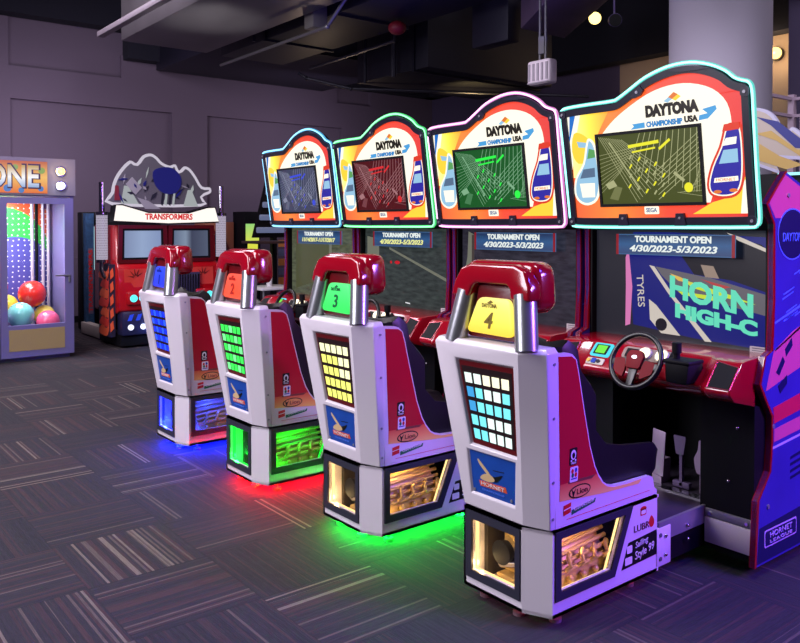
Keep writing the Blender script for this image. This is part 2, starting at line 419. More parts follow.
mb = MB(); mb.tube([(-7.4 + .18 * i, 5.9 + .0 * i, 4.55 - .35 * math.sin(math.pi * i / 8)) for i in range(9)], .012, 6); tag(mb.build('hanging_cable', PIPE), 'black cable sagging between the ceiling ducts', 'cable')
# small fittings up there
e = empty('junction_box', (-7.2, 4.6, 3.6), 'grey metal junction box on the conduit between the left ducts', 'junction box'); ORG = Vector(e.location)
mb = MB(); mb.box(-7.3, -7.12, 4.52, 4.7, 3.58, 3.84, 0, .01); mb.build('housing', mat('grey_box', (120, 116, 110), .5, noise=.1), e)
mb = MB(); mb.tube([(-7.15, 4.6, 3.86), (-7.05, 4.6, 4.0), (-7.4, 4.6, 4.06), (-7.7, 4.6, 4.0)], .014, 6); mb.build('cable', CHROME, e)
ORG = Vector((0, 0, 0))
mb = MB(); mb.box(-7.35, -7.15, 5.70, 5.76, 4.2, 4.4, 0, .01); tag(mb.build('white_sensor', PWHITE), 'small white sensor box high on the dark duct', 'sensor')
mb = MB(); mb.ball((-6.75, 5.35, 3.62), .1, 16, sc=(1, 1, .75)); tag(mb.build('hanging_ornament', mat('red_cloth', (120, 12, 30), .6)), 'dark red round object hanging at the top edge of the photo', 'decoration')
mb = MB(); 
# hanging white box (speaker)
e = empty('hanging_speaker', (-4.39, 5.0, 2.65), 'white box speaker hanging from the ceiling on a bracket', 'speaker'); ORG = Vector(e.location)
mb = MB(); mb.box(-4.52, -4.28, 4.95, 5.06, 2.65, 2.85, 0, .025, 3); mb.build('housing', mat('speaker_white', (215, 200, 215), .5), e)
mb = MB()
for k in range(5): mb.box(-4.50 + k * .046, -4.48 + k * .046, 4.943, 4.952, 2.68, 2.82)
mb.box(-4.51, -4.29, 4.945, 4.951, 2.66, 2.67); mb.build('grille', mat('speaker_grille', (150, 140, 155), .5), e)
mb = MB(); mb.cyl((-4.42, 5, 2.85), (-4.42, 5, 3.5), .010, 8); mb.cyl((-4.36, 5, 2.85), (-4.36, 5, 3.5), .010, 8); mb.box(-4.42, -4.36, 4.98, 5.02, 2.9, 3.04); mb.build('bracket', GREY, e)
ORG = Vector((0, 0, 0))
def spot(loc, tgt, c, s, label, body=BLACK, on=True):
    loc = Vector(loc); d = (Vector(tgt) - loc).normalized(); global ORG
    e = empty('spotlight', loc, label, 'spotlight'); ORG = loc
    mb = MB(); mb.cyl(loc - d * .16, loc, .06, 16, 0, .075); mb.cyl(loc - d * .08, loc - d * .08 + Vector((0, 0, .35)), .012, 8); mb.build('housing', body, e)
    mb = MB(); mb.cyl(loc - d * .002, loc + d * .012, .07, 16); mb.build('lens', glow('lens_' + label[:12], c, s) if on else BLACK, e)
    ORG = Vector((0, 0, 0)); return e
spot((-5.80, 7.5, 3.88), (-4.6, 5.5, 2.6), (255, 225, 130), 3.0, 'lit warm ceiling spotlight left of the grey column')
spot((-5.52, 7.5, 3.80), (-3, 5, 3.0), (40, 40, 90), .2, 'unlit violet ceiling spotlight beside the lit warm one', mat('violet_can', (70, 50, 110), .4), False)
# wall lamp
e = empty('wall_lamp', (-5.40, 10.96, 3.86), 'round glowing wall lamp on the beige wall right of the column', 'lamp'); ORG = Vector(e.location)
mb = MB(); mb.cyl((-5.40, 11.0, 3.86), (-5.40, 10.95, 3.86), .09, 20); mb.build('base', GREY, e)
mb = MB(); mb.ball((-5.37, 10.88, 3.86), .08, 16); mb.build('globe', glow('warm_lamp', (255, 205, 110), 3.5), e)
ORG = Vector((0, 0, 0))
light('POINT', 'wall_lamp_light', (-5.35, 10.6, 3.85), (1, .72, .42), 15, .1)
light('POINT', 'wall_lamp_light', (-7.3, 10.4, 3.5), (1, .72, .45), 5, .1)
light('SPOT', 'duct_uplight', (-8.0, 7.7, 2.6), (1, .75, .3), 38, .05, (-8.1, 7.8, 3.4), spot=80)
light('SPOT', 'duct_uplight', (-8.0, 3.75, 2.9), (1, .97, .92), 34, .12, (-8.0, 3.75, 3.7), spot=90)
# railing
RAIL = mat('mauve_rail_paint', (186, 164, 186), .5)
e = empty('railing', (-3.8, 8.05, 1.8), 'mauve metal balcony railing with mesh infill right of the column', 'railing'); ORG = Vector(e.location)
mb = MB(); mb.box(-3.83, -3.77, 8.02, 8.08, 1.8, 2.8); mb.build('post', RAIL, e)
mb = MB(); mb.box(-2.2, -2.14, 8.02, 8.08, 1.8, 2.8); mb.build('post', RAIL, e)
for z in (2.77, 2.6, 1.95):
    mb = MB(); mb.box(-3.8, 0, 8.03, 8.07, z - .03, z); mb.box(-3.82, -3.78, 7.25, 8.05, z - .03, z); mb.build('rail', RAIL, e)
mb = MB()
for k in range(60): mb.cyl((-3.72 + k * .05, 8.05, 1.95), (-3.72 + k * .05, 8.05, 2.58), .004, 4)
for k in range(13): mb.cyl((-3.72, 8.05, 1.97 + k * .05), (-.8, 8.05, 1.97 + k * .05), .004, 4)
mb.build('mesh_panel', RAIL, e)
ORG = Vector((0, 0, 0))

# ------------------------------------------------------------------ the four linked racing machines
OUT = smooth_curve([(-.447, .10), (-.452, .40), (-.456, .545), (-.440, .583), (-.39, .592), (-.265, .594), (-.13, .594), (-.09, .602), (-.016, .637), (.076, .68), (.196, .709),
       (.307, .711), (.397, .689), (.468, .654), (.508, .619), (.54, .604), (.57, .592), (.584, .56), (.584, .453), (.582, .187), (.582, .03), (.566, .0), (.523, -.009), (.2, -.010),
       (-.2, -.010), (-.41, -.006), (-.437, .01), (-.446, .04)], 3)
SIDE = [(3.49, 1.735), (3.41, 1.668), (3.323, 1.589), (3.386, 1.504), (3.391, 1.177), (3.377, .959), (3.317, .939), (3.276, .825), (3.328, .75), (3.382, .677), (3.383, .573), (3.368, .438), (3.267, .33), (3.246, .05)]

def racing_machine(k, cx, label, neon, plate, grid, engine, glowc, glow_e, mon, date, num, cellmats, scr):
    global ORG
    root = empty('racing_arcade_machine', (cx, 2.9, 0), label, 'arcade machine', 'linked racing machines with seats')
    ORG = Vector((0, 2.9, 0)); U = 'unit%d_' % num
    NEON = glow('neon_%d' % num, tuple(int(c * .85) for c in neon), 1.0)
    def fr(o, u, v, n): return Frame(o, u, v, n)
    # ---- cabinet body
    mb = MB()
    mb.box(-.47, .47, 3.76, 3.95, .05, 1.54)
    mb.box(-.47, .47, 3.50, 3.76, .84, 1.50)
    mb.box(.225, .475, 3.29, 3.76, .05, .80); mb.box(-.475, -.25, 3.29, 3.76, .05, .80)
    mb.box(-.25, .25, 3.29, 3.76, .05, .20); mb.box(-.47, .47, 3.32, 3.76, .72, .84)
    mb.box(-.30, .28, 3.33, 3.5, 1.5, 1.85)
    body = mb.build('cabinet_body', CABBLK, root)
    for s_ in (-1, 1):
        x0, x1 = (.48, .5) if s_ > 0 else (-.5, -.48)
        mb = MB(); mb.prism([(x0, y, z) for y, z in [(3.95, 1.575)] + SIDE + [(3.95, .05)]], (.02, 0, 0))
        sp = mb.build('side_panel', mat('violet_blue_print', (54, 44, 140), .35, noise=.25, nscale=5), root)
        off = [(y + .016, z) for y, z in SIDE]
        mb = MB(); xx = .477 if s_ > 0 else -.503
        poly = SIDE + off[::-1]; n = len(SIDE)
        v = [(xx, y, z) for y, z in SIDE] + [(xx, y, z) for y, z in off] + [(xx + .026, y, z) for y, z in SIDE] + [(xx + .026, y, z) for y, z in off]
        f = []
        for i in range(n - 1):
            for a, b in ((0, 1), (1, 3), (3, 2), (2, 0)): f.append((a * n + i, a * n + i + 1, b * n + i + 1, b * n + i))
        f += [(0, n, 3 * n, 2 * n), (n - 1, 2 * n - 1, 4 * n - 1, 3 * n - 1)]
        mb.add(v, f); mb.build('edge_trim', RED, sp)
        if s_ > 0:
            SD = Frame((.5, 0, 0), (0, 1, 0), (0, 0, 1), (1, 0, 0))
            mb = MB(); pk, dk, ln, wt = 0, 1, 2, 3
            SD.plate(mb, [(3.405, 1.53), (3.35, 1.594), (3.425, 1.668), (3.49, 1.720), (3.93, 1.57), (3.93, 1.53)], 0, .001, 0)
            SD.plate(mb, ell(3.56, 1.46, .135, .115, 28), .001, .002, 2); SD.plate(mb, ell(3.56, 1.46, .128, .108, 28), .002, .003, 1)
            for a, b in ((1.20, 1.12), (1.08, 1.05)): SD.plate(mb, [(3.41, a - .12), (3.93, b + .10), (3.93, b + .085), (3.41, a - .128)], 0, .001, 2)
            SD.plate(mb, [(3.335, .79), (3.40, .955), (3.58, 1.03), (3.94, 1.12), (3.94, .92), (3.60, .85)], 0, .001, 0)
            SD.plate(mb, [(3.42, .86), (3.48, .925), (3.50, .90), (3.45, .845)], .001, .002, 1)
            SD.plate(mb, [(3.50, .955), (3.56, 1.0), (3.57, .965), (3.51, .92)], .001, .002, 1)
            SD.plate(mb, [(3.44, .80), (3.52, .84), (3.52, .80), (3.46, .765)], .001, .002, 1)
            SD.plate(mb, [(3.40, .71), (3.94, .78), (3.94, .70), (3.41, .64)], 0, .001, 4)
            SD.plate(mb, [(3.41, .615), (3.94, .665), (3.94, .60), (3.41, .56)], 0, .001, 0)
            SD.plate(mb, [(3.40, .54), (3.94, .58), (3.94, .57), (3.40, .53)], 0, .001, 3)
            SD.plate(mb, [(3.29, .21), (3.94, .24), (3.94, .06), (3.27, .06)], 0, .001, 1)
            for q in range(4): SD.plate(mb, [(3.56, .47 - q * .03), (3.70, .485 - q * .03), (3.70, .472 - q * .03), (3.56, .457 - q * .03)], 0, .001, 1)
            SD.plate(mb, rrect(3.33, 3.62, .115, .19, .01), .001, .002, 3); SD.plate(mb, rrect(3.337, 3.613, .121, .184, .01), .002, .003, 1)
            for q in range(14):
                y0 = 3.46 + random.random() * .4; z0 = 1.05 + random.random() * .28
                SD.plate(mb, [(y0, z0), (y0 + .1, z0 + .03), (y0 + .1, z0 + .034), (y0, z0 + .006)], 0, .0008, 2)
            SD.plate(mb, [(3.70, .44), (3.73, .50), (3.76, .44)], .001, .002, 4)
            mb.build('side_artwork', [mat('print_pink', (205, 84, 130), .35), mat('print_navy', (22, 20, 70), .35), mat('print_sky', (90, 130, 240), .35), mat('print_lilac', (190, 170, 220), .35), mat('print_rose', (200, 30, 70), .35)], sp)
            LIL = mat('print_sky', (90, 130, 240)); 
            text(SD, 'DAYTONA', 3.565, 1.445, .055, LIL, sp, n=.004, width=.2, shear=.2)
            text(SD, 'RACING', 3.80, .62, .07, mat('print_lilac', (190, 170, 220)), sp, n=.004, shear=.3)
            text(SD, 'HORNET', 3.475, .163, .034, mat('print_lilac', (190, 170, 220)), sp, n=.004, width=.2)
            text(SD, 'LEAGUE', 3.475, .135, .020, mat('print_lilac', (190, 170, 220)), sp, n=.004, width=.2)
            for y, z in ((3.36, .29), (3.40, .63), (3.52, 1.63)):
                mb = MB(); mb.cyl((.5, y, z), (.505, y, z), .01, 10); mb.build('bolt', STEEL, sp)
    # ---- kick plates and bolts of the cabinet
    mb = MB(); mb.box(.254, .475, 3.278, 3.29, .20, .237, 0, .003); mb.box(.254, .475, 3.276, 3.29, .085, .197, 1, .003)
    for u in (.28, .45): mb.cyl((u, 3.28, .218), (u, 3.272, .218), .008, 10, 2)
    mb.build('kick_plate', [STEEL, mat('pale_kick_panel', (222, 212, 222), .4), CHROME], root)
    for u, z in ((.40, .62), (.36, .38), (-.40, .62)):
        mb = MB(); mb.ball((u, 3.288, z), .008, 10); mb.build('bolt', CHROME, root)
    # ---- screen
    mb = MB()
    mb.box(-.49, -.465, 3.40, 3.5, .90, 1.5); mb.box(.462, .478, 3.40, 3.5, .90, 1.5); mb.box(-.48, .48, 3.41, 3.5, 1.475, 1.505); mb.box(-.48, .48, 3.41, 3.5, .91, .93)
    bez = mb.build('screen_bezel', BLACK, root)
    SC = Frame((0, 3.44, 0), (1, 0, 0), (0, 0, 1), (0, -1, 0))
    mb = MB(); mats = []
    if num == 4:
        S_ = lambda X, Y: ((X / 772 * 180 + 600), (Y / 643 * 150 + 220))
        # points measured in the picture area: u across, v up
        def q(X, Y):       # linear map of the screen area (photo of the display) to the panel
            return (-.465 + (X + 85) / (716 + 85) * .93, 1.475 - (Y - 30) / (545 - 30 + (X + 0) * .03) * .55)
        SC.rect(mb, -.466, .463, .925, 1.478, 0, .001, 0)
        P = lambda pts, n, mi: SC.plate(mb, [q(*p) for p in pts], .001 + n * .0004, .0014 + n * .0004, mi)
        P([(85, 90), (110, 40), (300, 40), (716, 60), (716, 545), (400, 520), (110, 480)], 0, 1)           # deep blue bodywork
        P([(85, 120), (105, 300), (95, 480), (70, 490), (72, 300), (70, 160)], 1, 2)                       # pink-white edge
        P([(300, 60), (560, 60), (680, 90), (716, 130), (716, 300), (560, 250), (400, 230), (330, 130)], 1, 3)  # dark cockpit
        P([(220, 200), (480, 245), (716, 310), (716, 400), (540, 360), (330, 315), (250, 240)], 2, 4)         # grey bonnet
        P([(190, 195), (215, 200), (300, 320), (480, 530), (450, 530), (280, 320)], 3, 5)                     # white stripe
        P([(350, 255), (560, 315), (660, 350), (520, 325), (390, 290)], 4, 6); P([(330, 310), (500, 325), (490, 345), (345, 325)], 4, 6)
        P([(290, 230), (340, 245), (400, 275), (330, 262)], 5, 7); P([(430, 250), (560, 280), (520, 290)], 5, 8)
        P([(430, 185), (485, 190), (510, 245), (450, 240)], 4, 9)
        P([(190, 355), (225, 380), (340, 515), (250, 510), (195, 450)], 4, 5); P(ell(250, 470, 28, 30, 14), 5, 3)
        P([(540, 40), (600, 60), (716, 115), (716, 130), (590, 75)], 3, 5)
        mats = [glow('scr_dark', (34, 34, 44), .9), glow('scr_blue', (14, 22, 110), 1.0), glow('scr_pink', (214, 120, 180), .9), glow('scr_black', (14, 14, 24), .8), glow('scr_grey', (100, 96, 104), .9),
                glow('scr_white', (206, 196, 186), .9), glow('scr_lime', (190, 214, 50), 1.0), glow('scr_yel', (214, 176, 80), 1.0), glow('scr_red', (170, 60, 60), 1.0), glow('scr_tan', (150, 130, 116), .9)]
    else:
        m = bpy.data.materials.new('night_road_%d' % num); m.use_nodes = True; nt = m.node_tree; b = nt.nodes['Principled BSDF']
        b.inputs['Base Color'].default_value = (.01, .01, .012, 1); b.inputs['Roughness'].default_value = .18
        tc = nt.nodes.new('ShaderNodeTexCoord'); mp = nt.nodes.new('ShaderNodeMapping'); mp.inputs['Scale'].default_value = (6, 1, 22); mp.inputs['Rotation'].default_value = (0, R(10), 0)
        nz = nt.nodes.new('ShaderNodeTexNoise'); nz.inputs['Scale'].default_value = 2.2; nz.inputs['Detail'].default_value = 10; cr = nt.nodes.new('ShaderNodeValToRGB')
        cr.color_ramp.elements[0].color = lin(scr[0]); cr.color_ramp.elements[1].color = lin(scr[1]); cr.color_ramp.elements[0].position = .3; cr.color_ramp.elements[1].position = .75
        nt.links.new(tc.outputs['Object'], mp.inputs[0]); nt.links.new(mp.outputs[0], nz.inputs['Vector']); nt.links.new(nz.outputs['Fac'], cr.inputs[0])
        nt.links.new(cr.outputs[0], b.inputs['Emission Color']); b.inputs['Emission Strength'].default_value = 1
        SC.rect(mb, -.466, .463, .925, 1.478, 0, .001, 0)
        if num == 1:
            SC.plate(mb, [(-.40, .98), (-.40, 1.46), (.10, 1.46), (.08, 1.12), (-.1, 1.05)], .001, .0015, 1)
            SC.plate(mb, [(.08, 1.05), (.12, 1.05), (.13, 1.46), (.10, 1.46)], .0015, .002, 2)
        elif num == 2:
            SC.plate(mb, [(-.18, 1.33), (.46, 1.12), (.46, 1.14), (-.18, 1.345)], .001, .0015, 2)
            SC.plate(mb, [(-.44, 1.22), (-.30, 1.25), (-.30, 1.40), (-.44, 1.42)], .0015, .002, 2)
            SC.plate(mb, ell(-.09, 1.24, .03, .012, 14), .002, .0025, 3); SC.plate(mb, ell(-.16, 1.24, .012, .010, 10), .002, .0025, 3)
        else:
            SC.plate(mb, [(-.44, 1.22), (-.36, 1.28), (-.36, 1.44), (-.41, 1.46), (-.42, 1.30)], .001, .0015, 2)
            SC.plate(mb, [(-.38, 1.27), (-.36, 1.28), (-.36, 1.44), (-.38, 1.44)], .0015, .002, 1)
        SC.plate(mb, [(-.0, .965), (.05, .96), (.05, .968), (0, .972)], .002, .0025, 4)
        mats = [m, glow(U + 'patch', [(80, 84, 56), (60, 64, 70), (70, 60, 58)][num - 1], .8), glow(U + 'line', (120, 122, 108), .8), glow('tail_red', (190, 20, 34), 1), glow('scr_text', (220, 220, 225), 1)]
    scrn = mb.build('screen', mats, root)
    if num == 4:
        MINT = glow('scr_mint', (96, 214, 180), 1.0)
        text(SC, 'HORN', .180, 1.165, .135, MINT, scrn, n=.005, width=.44, bold=.006, rot=-.16, shear=-.15)
        text(SC, 'HIGH-C', .205, 1.060, .085, MINT, scrn, n=.005, width=.42, bold=.005, rot=-.13, shear=-.1)
        text(SC, 'TYRES', -.195, 1.17, .055, glow('scr_white', (206, 196, 186)), scrn, n=.005, rot=-1.5, width=.16)
    mb = MB(); SC.rect(mb, .38, .465, .932, .962, .012, .014); SC.rect(mb, .39, .455, .952, .956, .014, .0145, 1); SC.rect(mb, .39, .445, .942, .945, .014, .0145, 1)
    mb.build('notice_label', [mat('label_paper', (190, 180, 185), .6), GREY], scrn)
    # tournament banner along the top of the screen
    BN = Frame((-.06, 3.402, 0), (1, 0, 0), (0, 0, 1), (0, -1, 0))
    mb = MB(); BN.rect(mb, -.25, .385, 1.352, 1.455, 0, .008, 0); BN.rect(mb, -.235, .37, 1.357, 1.450, .008, .009, 1)
    BN.rect(mb, -.25, -.235, 1.352, 1.455, .008, .009, 2); BN.rect(mb, .37, .385, 1.352, 1.455, .008, .009, 2)
    bn = mb.build('tournament_banner', [glow('banner_edge', (70, 110, 160), .7), grad('banner_blue', [(0, (10, 50, 104)), (.5, (20, 84, 140)), (1, (8, 24, 66))], 'Z', 1.35, 1.46, .8), glow('banner_red', (150, 20, 34), .8)], root)
    BT = glow('banner_text', (232, 240, 236), .95)
    text(BN, 'TOURNAMENT OPEN', .067, 1.429, .042, BT, bn, n=.0105, width=.41, bold=.0016)
    text(BN, date, .067, 1.383, .043, glow('banner_text_yellow', (240, 240, 150), .95) if num < 3 else BT, bn, n=.0105, width=.47, bold=.0012, shear=.2)
    # ---- marquee
    MQ = Frame((-.062, 3.27, 1.5), (.974, 0, 0), (0, -.14, 1), (0, -1, -.14))
    mb = MB(); mb.prism([MQ.p(u, v, -.045) for u, v in inset(OUT, .014)], MQ.n * .045); marq = mb.build('marquee', CABBLK, root)
    mb = MB(); mb.tube([MQ.p(u, v, .0) for u, v in OUT], .0095, 8, 0, closed=True); mb.tube([MQ.p(u, v, .0075) for u, v in OUT], .0052, 8, 1, closed=True); mb.build('neon_tube', [NEON, glow('neon_core_%d' % num, tuple(int(c * .7 + 255 * .3) for c in neon), 2.2)], marq)
    mb = MB(); in1 = inset(OUT, .014); in2 = inset(OUT, .046); MQ.ring(mb, in1, in2, .0, .016); fr_m = mb.build('marquee_frame', mat('black_frame', (26, 24, 40), .3), marq)
    BM_ = [mat('bracket_plastic', (36, 34, 50), .3), STEEL]
    for u, v in ((-.43, .56), (-.425, .02), (.555, .02), (.557, .555)):
        mb = MB(); MQ.plate(mb, rrect(u - .02, u + .02, v - .02, v + .02, .012), .016, .020); mb.cyl(MQ.p(u, v, .02), MQ.p(u, v, .024), .007, 8, 1); mb.build('bracket', BM_, marq)
    for u in (-.105, .21):
        mb = MB(); MQ.plate(mb, [(u - .03, .0), (u + .03, .0), (u + .02, .055), (u - .02, .055)], .006, .022); mb.cyl(MQ.p(u, .035, .022), MQ.p(u, .035, .025), .006, 8, 1); mb.build('bracket', BM_, marq)
    mb = MB(); MQ.plate(mb, [(.19, .690), (.33, .692), (.40, .672), (.33, .672), (.26, .676)], .006, .022); mb.build('top_clip', BM_, marq)
    mb = MB(); MQ.plate(mb, [(-.01, .60), (.05, .645), (.065, .62), (.045, .60), (.01, .59)], .006, .022); mb.cyl(MQ.p(.03, .617, .022), MQ.p(.03, .617, .025), .007, 8, 1)
    mb.build('bracket', BM_, marq)
    # artwork of the light box
    mb = MB(); L0, RA, YE, WH, BL, YB, LB, OR, DB, SK = range(10)
    MQ.plate(mb, inset(OUT, .042), .001, .004, L0)
    MQ.plate(mb, [(-.412, .549), (-.30, .551), (-.36, .43), (-.40, .30), (-.410, .25)], .004, .0045, WH)
    MQ.plate(mb, [(-.395, .549), (-.358, .549), (-.408, .44), (-.411, .41)], .0045, .005, BL)
    MQ.plate(mb, [(-.325, .551), (-.15, .551), (-.21, .47), (-.235, .43), (-.235, .30), (-.33, .24), (-.40, .24), (-.395, .36), (-.36, .45)], .0045, .005, YE)
    wh = smooth_curve([(-.24, .40), (-.17, .47), (-.08, .531), (.069, .600), (.189, .626), (.301, .622), (.405, .585), (.468, .519), (.484, .43), (.475, .34), (.43, .24), (.385, .16)], 3, closed=False) + [(.36, .10), (-.24, .10)]
    MQ.plate(mb, wh, .005, .0055, WH)
    MQ.plate(mb, [(.27, .05), (.533, .05), (.535, .21), (.50, .17), (.45, .12), (.37, .10)], .0055, .006, YB)
    MQ.plate(mb, [(.50, .05), (.533, .05), (.535, .20), (.52, .18)], .006, .0062, WH)
    # ribbon and small flags
    MQ.plate(mb, [(-.03, .450), (-.01, .463), (-.02, .474), (.05, .477), (.05, .452)], .0056, .006, LB)
    MQ.plate(mb, [(.33, .458), (.375, .462), (.42, .498), (.415, .515), (.35, .505), (.375, .485), (.335, .480)], .0056, .006, LB)
    MQ.plate(mb, [(.185, .575), (.215, .595), (.235, .583), (.205, .565)], .0056, .006, OR); MQ.plate(mb, [(.16, .560), (.185, .575), (.205, .565), (.18, .552)], .0056, .006, SK)
    MQ.plate(mb, [(.205, .565), (.235, .583), (.25, .572), (.222, .556)], .0056, .006, YB)
    # blue racing car, orange outline
    car = smooth_curve([(.455, .425), (.515, .430), (.535, .39), (.535, .26), (.520, .17), (.485, .125), (.42, .115), (.365, .132), (.35, .18), (.375, .26), (.42, .34)], 3)
    MQ.plate(mb, car, .006, .008, RA)
    MQ.plate(mb, inset(car, .011), .008, .0086, WH); MQ.plate(mb, inset(car, .017), .0086, .009, DB)
    MQ.plate(mb, [(.435, .34), (.500, .345), (.505, .375), (.455, .372)], .009, .0095, WH)
    MQ.plate(mb, [(.415, .265), (.505, .268), (.505, .325), (.440, .322)], .009, .0095, SK)
    MQ.plate(mb, [(.44, .40), (.52, .405), (.52, .435), (.45, .43)], .009, .010, RA)
    MQ.plate(mb, [(.385, .185), (.50, .19), (.50, .21), (.39, .205)], .009, .0095, WH)
    MQ.plate(mb, ell(.40, .145, .02, .008, 10), .009, .0095, OR); MQ.plate(mb, ell(.475, .150, .02, .008, 10), .009, .0095, OR)
    # pale blue car at the left and yellow car behind it
    ycar = smooth_curve([(-.375, .46), (-.315, .45), (-.27, .40), (-.29, .33), (-.36, .31), (-.395, .37)], 3)
    MQ.plate(mb, ycar, .0055, .007, YB); MQ.plate(mb, [(-.36, .42), (-.30, .41), (-.295, .385), (-.35, .39)], .007, .0075, SK)
    wcar = smooth_curve([(-.285, .43), (-.25, .405), (-.235, .33), (-.232, .20), (-.26, .125), (-.32, .10), (-.375, .118), (-.40, .165), (-.385, .24), (-.33, .31), (-.305, .39)], 3)
    MQ.plate(mb, wcar, .007, .009, WH); MQ.plate(mb, inset(wcar, .012), .009, .0095, SK)
    MQ.plate(mb, [(-.355, .235), (-.26, .24), (-.258, .285), (-.33, .28)], .0095, .010, mi := 10)
    MQ.plate(mb, [(-.30, .33), (-.25, .335), (-.25, .37), (-.285, .38)], .0095, .010, 11)
    MQ.plate(mb, [(-.35, .14), (-.27, .14), (-.265, .21), (-.36, .21)], .0095, .010, WH)
    # maker's box
    MQ.plate(mb, rrect(.014, .094, .052, .088, .005), .006, .007, WH)
    art = mb.build('light_box_panel', [grad('box_orange', [(0, (236, 92, 40)), (.25, (246, 130, 40)), (.55, (232, 66, 34)), (1, (214, 40, 34))], 'X', -.45, .5, 1.15), glow('box_red', (222, 60, 36), 1.0),
        grad('box_flare', [(0, (255, 240, 150)), (.5, (252, 220, 60)), (1, (246, 140, 40))], 'X', -.46, -.2, 1.25), glow('box_white', (252, 246, 226), 1.12), glow('box_blue', (30, 110, 200), 1),
        glow('box_yellow', (250, 206, 60), 1.1), glow('box_ribbon', (74, 160, 220), 1), glow('box_dark_orange', (226, 120, 50), 1), glow('box_navy', (46, 40, 160), 1), glow('box_pale_blue', (150, 196, 226), 1),
        glow('box_glass', (86, 110, 140), 1), glow('box_green', (90, 160, 90), 1)], marq)
    DK = glow('box_black', (36, 30, 24), .8)
    text(MQ, 'DAYTONA', .198, .521, .066, DK, marq, n=.007, width=.276, bold=.0052)
    text(MQ, 'CHAMPIONSHIP', .155, .464, .033, glow('box_text_blue', (50, 130, 196), 1), marq, n=.007, width=.190, bold=.0018)
    text(MQ, 'USA', .294, .468, .036, DK, marq, n=.007, width=.068, bold=.0022)
    text(MQ, 'SEGA', .054, .070, .028, glow('box_text_grey', (120, 130, 160), 1), marq, n=.0075, width=.06, bold=.001)
    text(MQ, 'HORNET', .443, .196, .018, glow('box_dark_orange', (226, 120, 50)), marq, n=.0102, width=.09)
    # track map monitor in the light box
    mb = MB()
    MQ.ring(mb, [(-.238, .090), (.342, .090), (.342, .446), (-.238, .446)], [(-.224, .104), (.328, .104), (.328, .432), (-.224, .432)], .006, .016, 0)
    MQ.rect(mb, -.226, .330, .102, .434, .006, .009, 1)
    A, B_, C_ = mon
    rnd = random.Random(5)
    def seg(u0, v0, u1, v1, w_, mi, n=.009):
        d = Vector((u1 - u0, v1 - v0)); t = Vector((-d.y, d.x)).normalized() * w_ / 2
        pts = [(u0 + t.x, v0 + t.y), (u1 + t.x, v1 + t.y), (u1 - t.x, v1 - t.y), (u0 - t.x, v0 - t.y)]
        pts = [(max(-.224, min(.328, a)), max(.104, min(.432, b))) for a, b in pts]
        MQ.plate(mb, pts, n, n + .0006, mi)
    for i in range(12): seg(-.22 + i * .012, .43 - i * .002, -.02 + i * .016, .11 + i * .012, .0022, 2)
    for i in range(10): seg(-.224, .16 + i * .02, -.10 + i * .01, .26 + i * .012, .0018, 2)
    for i in range(11): seg(.02 + i * .03, .43, -.06 + i * .036, .25 - i * .01, .003, 2)
    for i in range(7): seg(.10, .12 + i * .022, .328, .28 + i * .022, .003, 2)
    for i in range(9): seg(.20 + i * .014, .15, .328, .13 + i * .025, .0015, 2)
    seg(-.05, .372, .12, .385, .015, 3, .0098); seg(-.03, .345, .10, .358, .008, 3, .0098)
    seg(-.16, .40, .00, .17, .007, 2, .0098); seg(.12, .35, .18, .39, .012, 3, .0098); seg(.19, .24, .24, .20, .014, 2, .0098)
    for i in range(5):
        for j in range(4):
            u = -.05 + i * .045 - j * .004 + rnd.random() * .006; v = .31 - j * .045 - i * .012 + rnd.random() * .006
            seg(u, v, u + .014, v + .018, .008, 3 if (i + j) % 2 else 2, .0104)
    MQ.plate(mb, ell(.26, .17, .022, .022, 16), .0098, .0102, 3)
    MQ.plate(mb, [(-.20, .20), (-.15, .22), (-.13, .19), (-.18, .175)], .0098, .0102, 2)
    MQ.plate(mb, [(-.18, .13), (-.14, .19), (-.10, .18), (-.13, .12)], .0096, .0098, 4)
    mb.build('map_monitor', [BLACK, glow(U + 'map_bg', A, .85), glow(U + 'map_line', B_, .9), glow(U + 'map_mark', C_, 1.1), glow(U + 'map_block', tuple((a + b) // 2 for a, b in zip(A, B_)), .8)], marq)

    # ---- dashboard
    def prof(u):
        wing = max(0, min(1, (abs(u) - .31) / .05)) * .045
        return [(3.46, .938), (3.25 - wing * .4, .928), (3.232 - wing, .922), (3.135 - wing, .812), (3.135 - wing, .795), (3.17 - wing, .765), (3.33, .715), (3.46, .715)]
    us = [-.475, -.44, -.36, -.335, -.31, -.2, 0, .2, .31, .335, .36, .44, .475]
    mb = MB(); mb.loft([[(u, y, z) for y, z in prof(u)] for u in us], 0, True, False, bevel=.006)
    dash = mb.build('dashboard', RED, root)
    def FA(wing): return Frame((0, 3.135 - wing, .812), (1, 0, 0), (0, .097 / .1466, .110 / .1466), (0, -.110, .097))
    F0 = FA(0); F1 = FA(.045)
    for s_ in (-1, 1):
        mb = MB(); F1.plate(mb, [(s_ * .372, .012), (s_ * .462, .012), (s_ * .462, .118), (s_ * .372, .135)], -.002, .003, 0); mb.build('speaker_grille', BLACK, dash)
    for s_ in (-1, 1):
        mb = MB()
        for a, b in (((.366, .008), (.366, .139)), ((.366, .139), (.468, .121)), ((.468, .121), (.468, .008)), ((.468, .008), (.366, .008))):
            mb.tube([F1.p(s_ * a[0], a[1], .001), F1.p(s_ * b[0], b[1], .001)], .003, 6)
        mb.build('chrome_edging', mat('rose_chrome', (230, 120, 130), .2, metal=.8), dash)
    mb = MB(); F0.plate(mb, rpoly([(-.305, .062), (-.195, .062), (-.19, .138), (-.30, .138)], .012), -.002, .006, 0)
    F0.plate(mb, rpoly([(-.288, .073), (-.212, .073), (-.208, .129), (-.284, .129)], .004), .006, .007, 1)
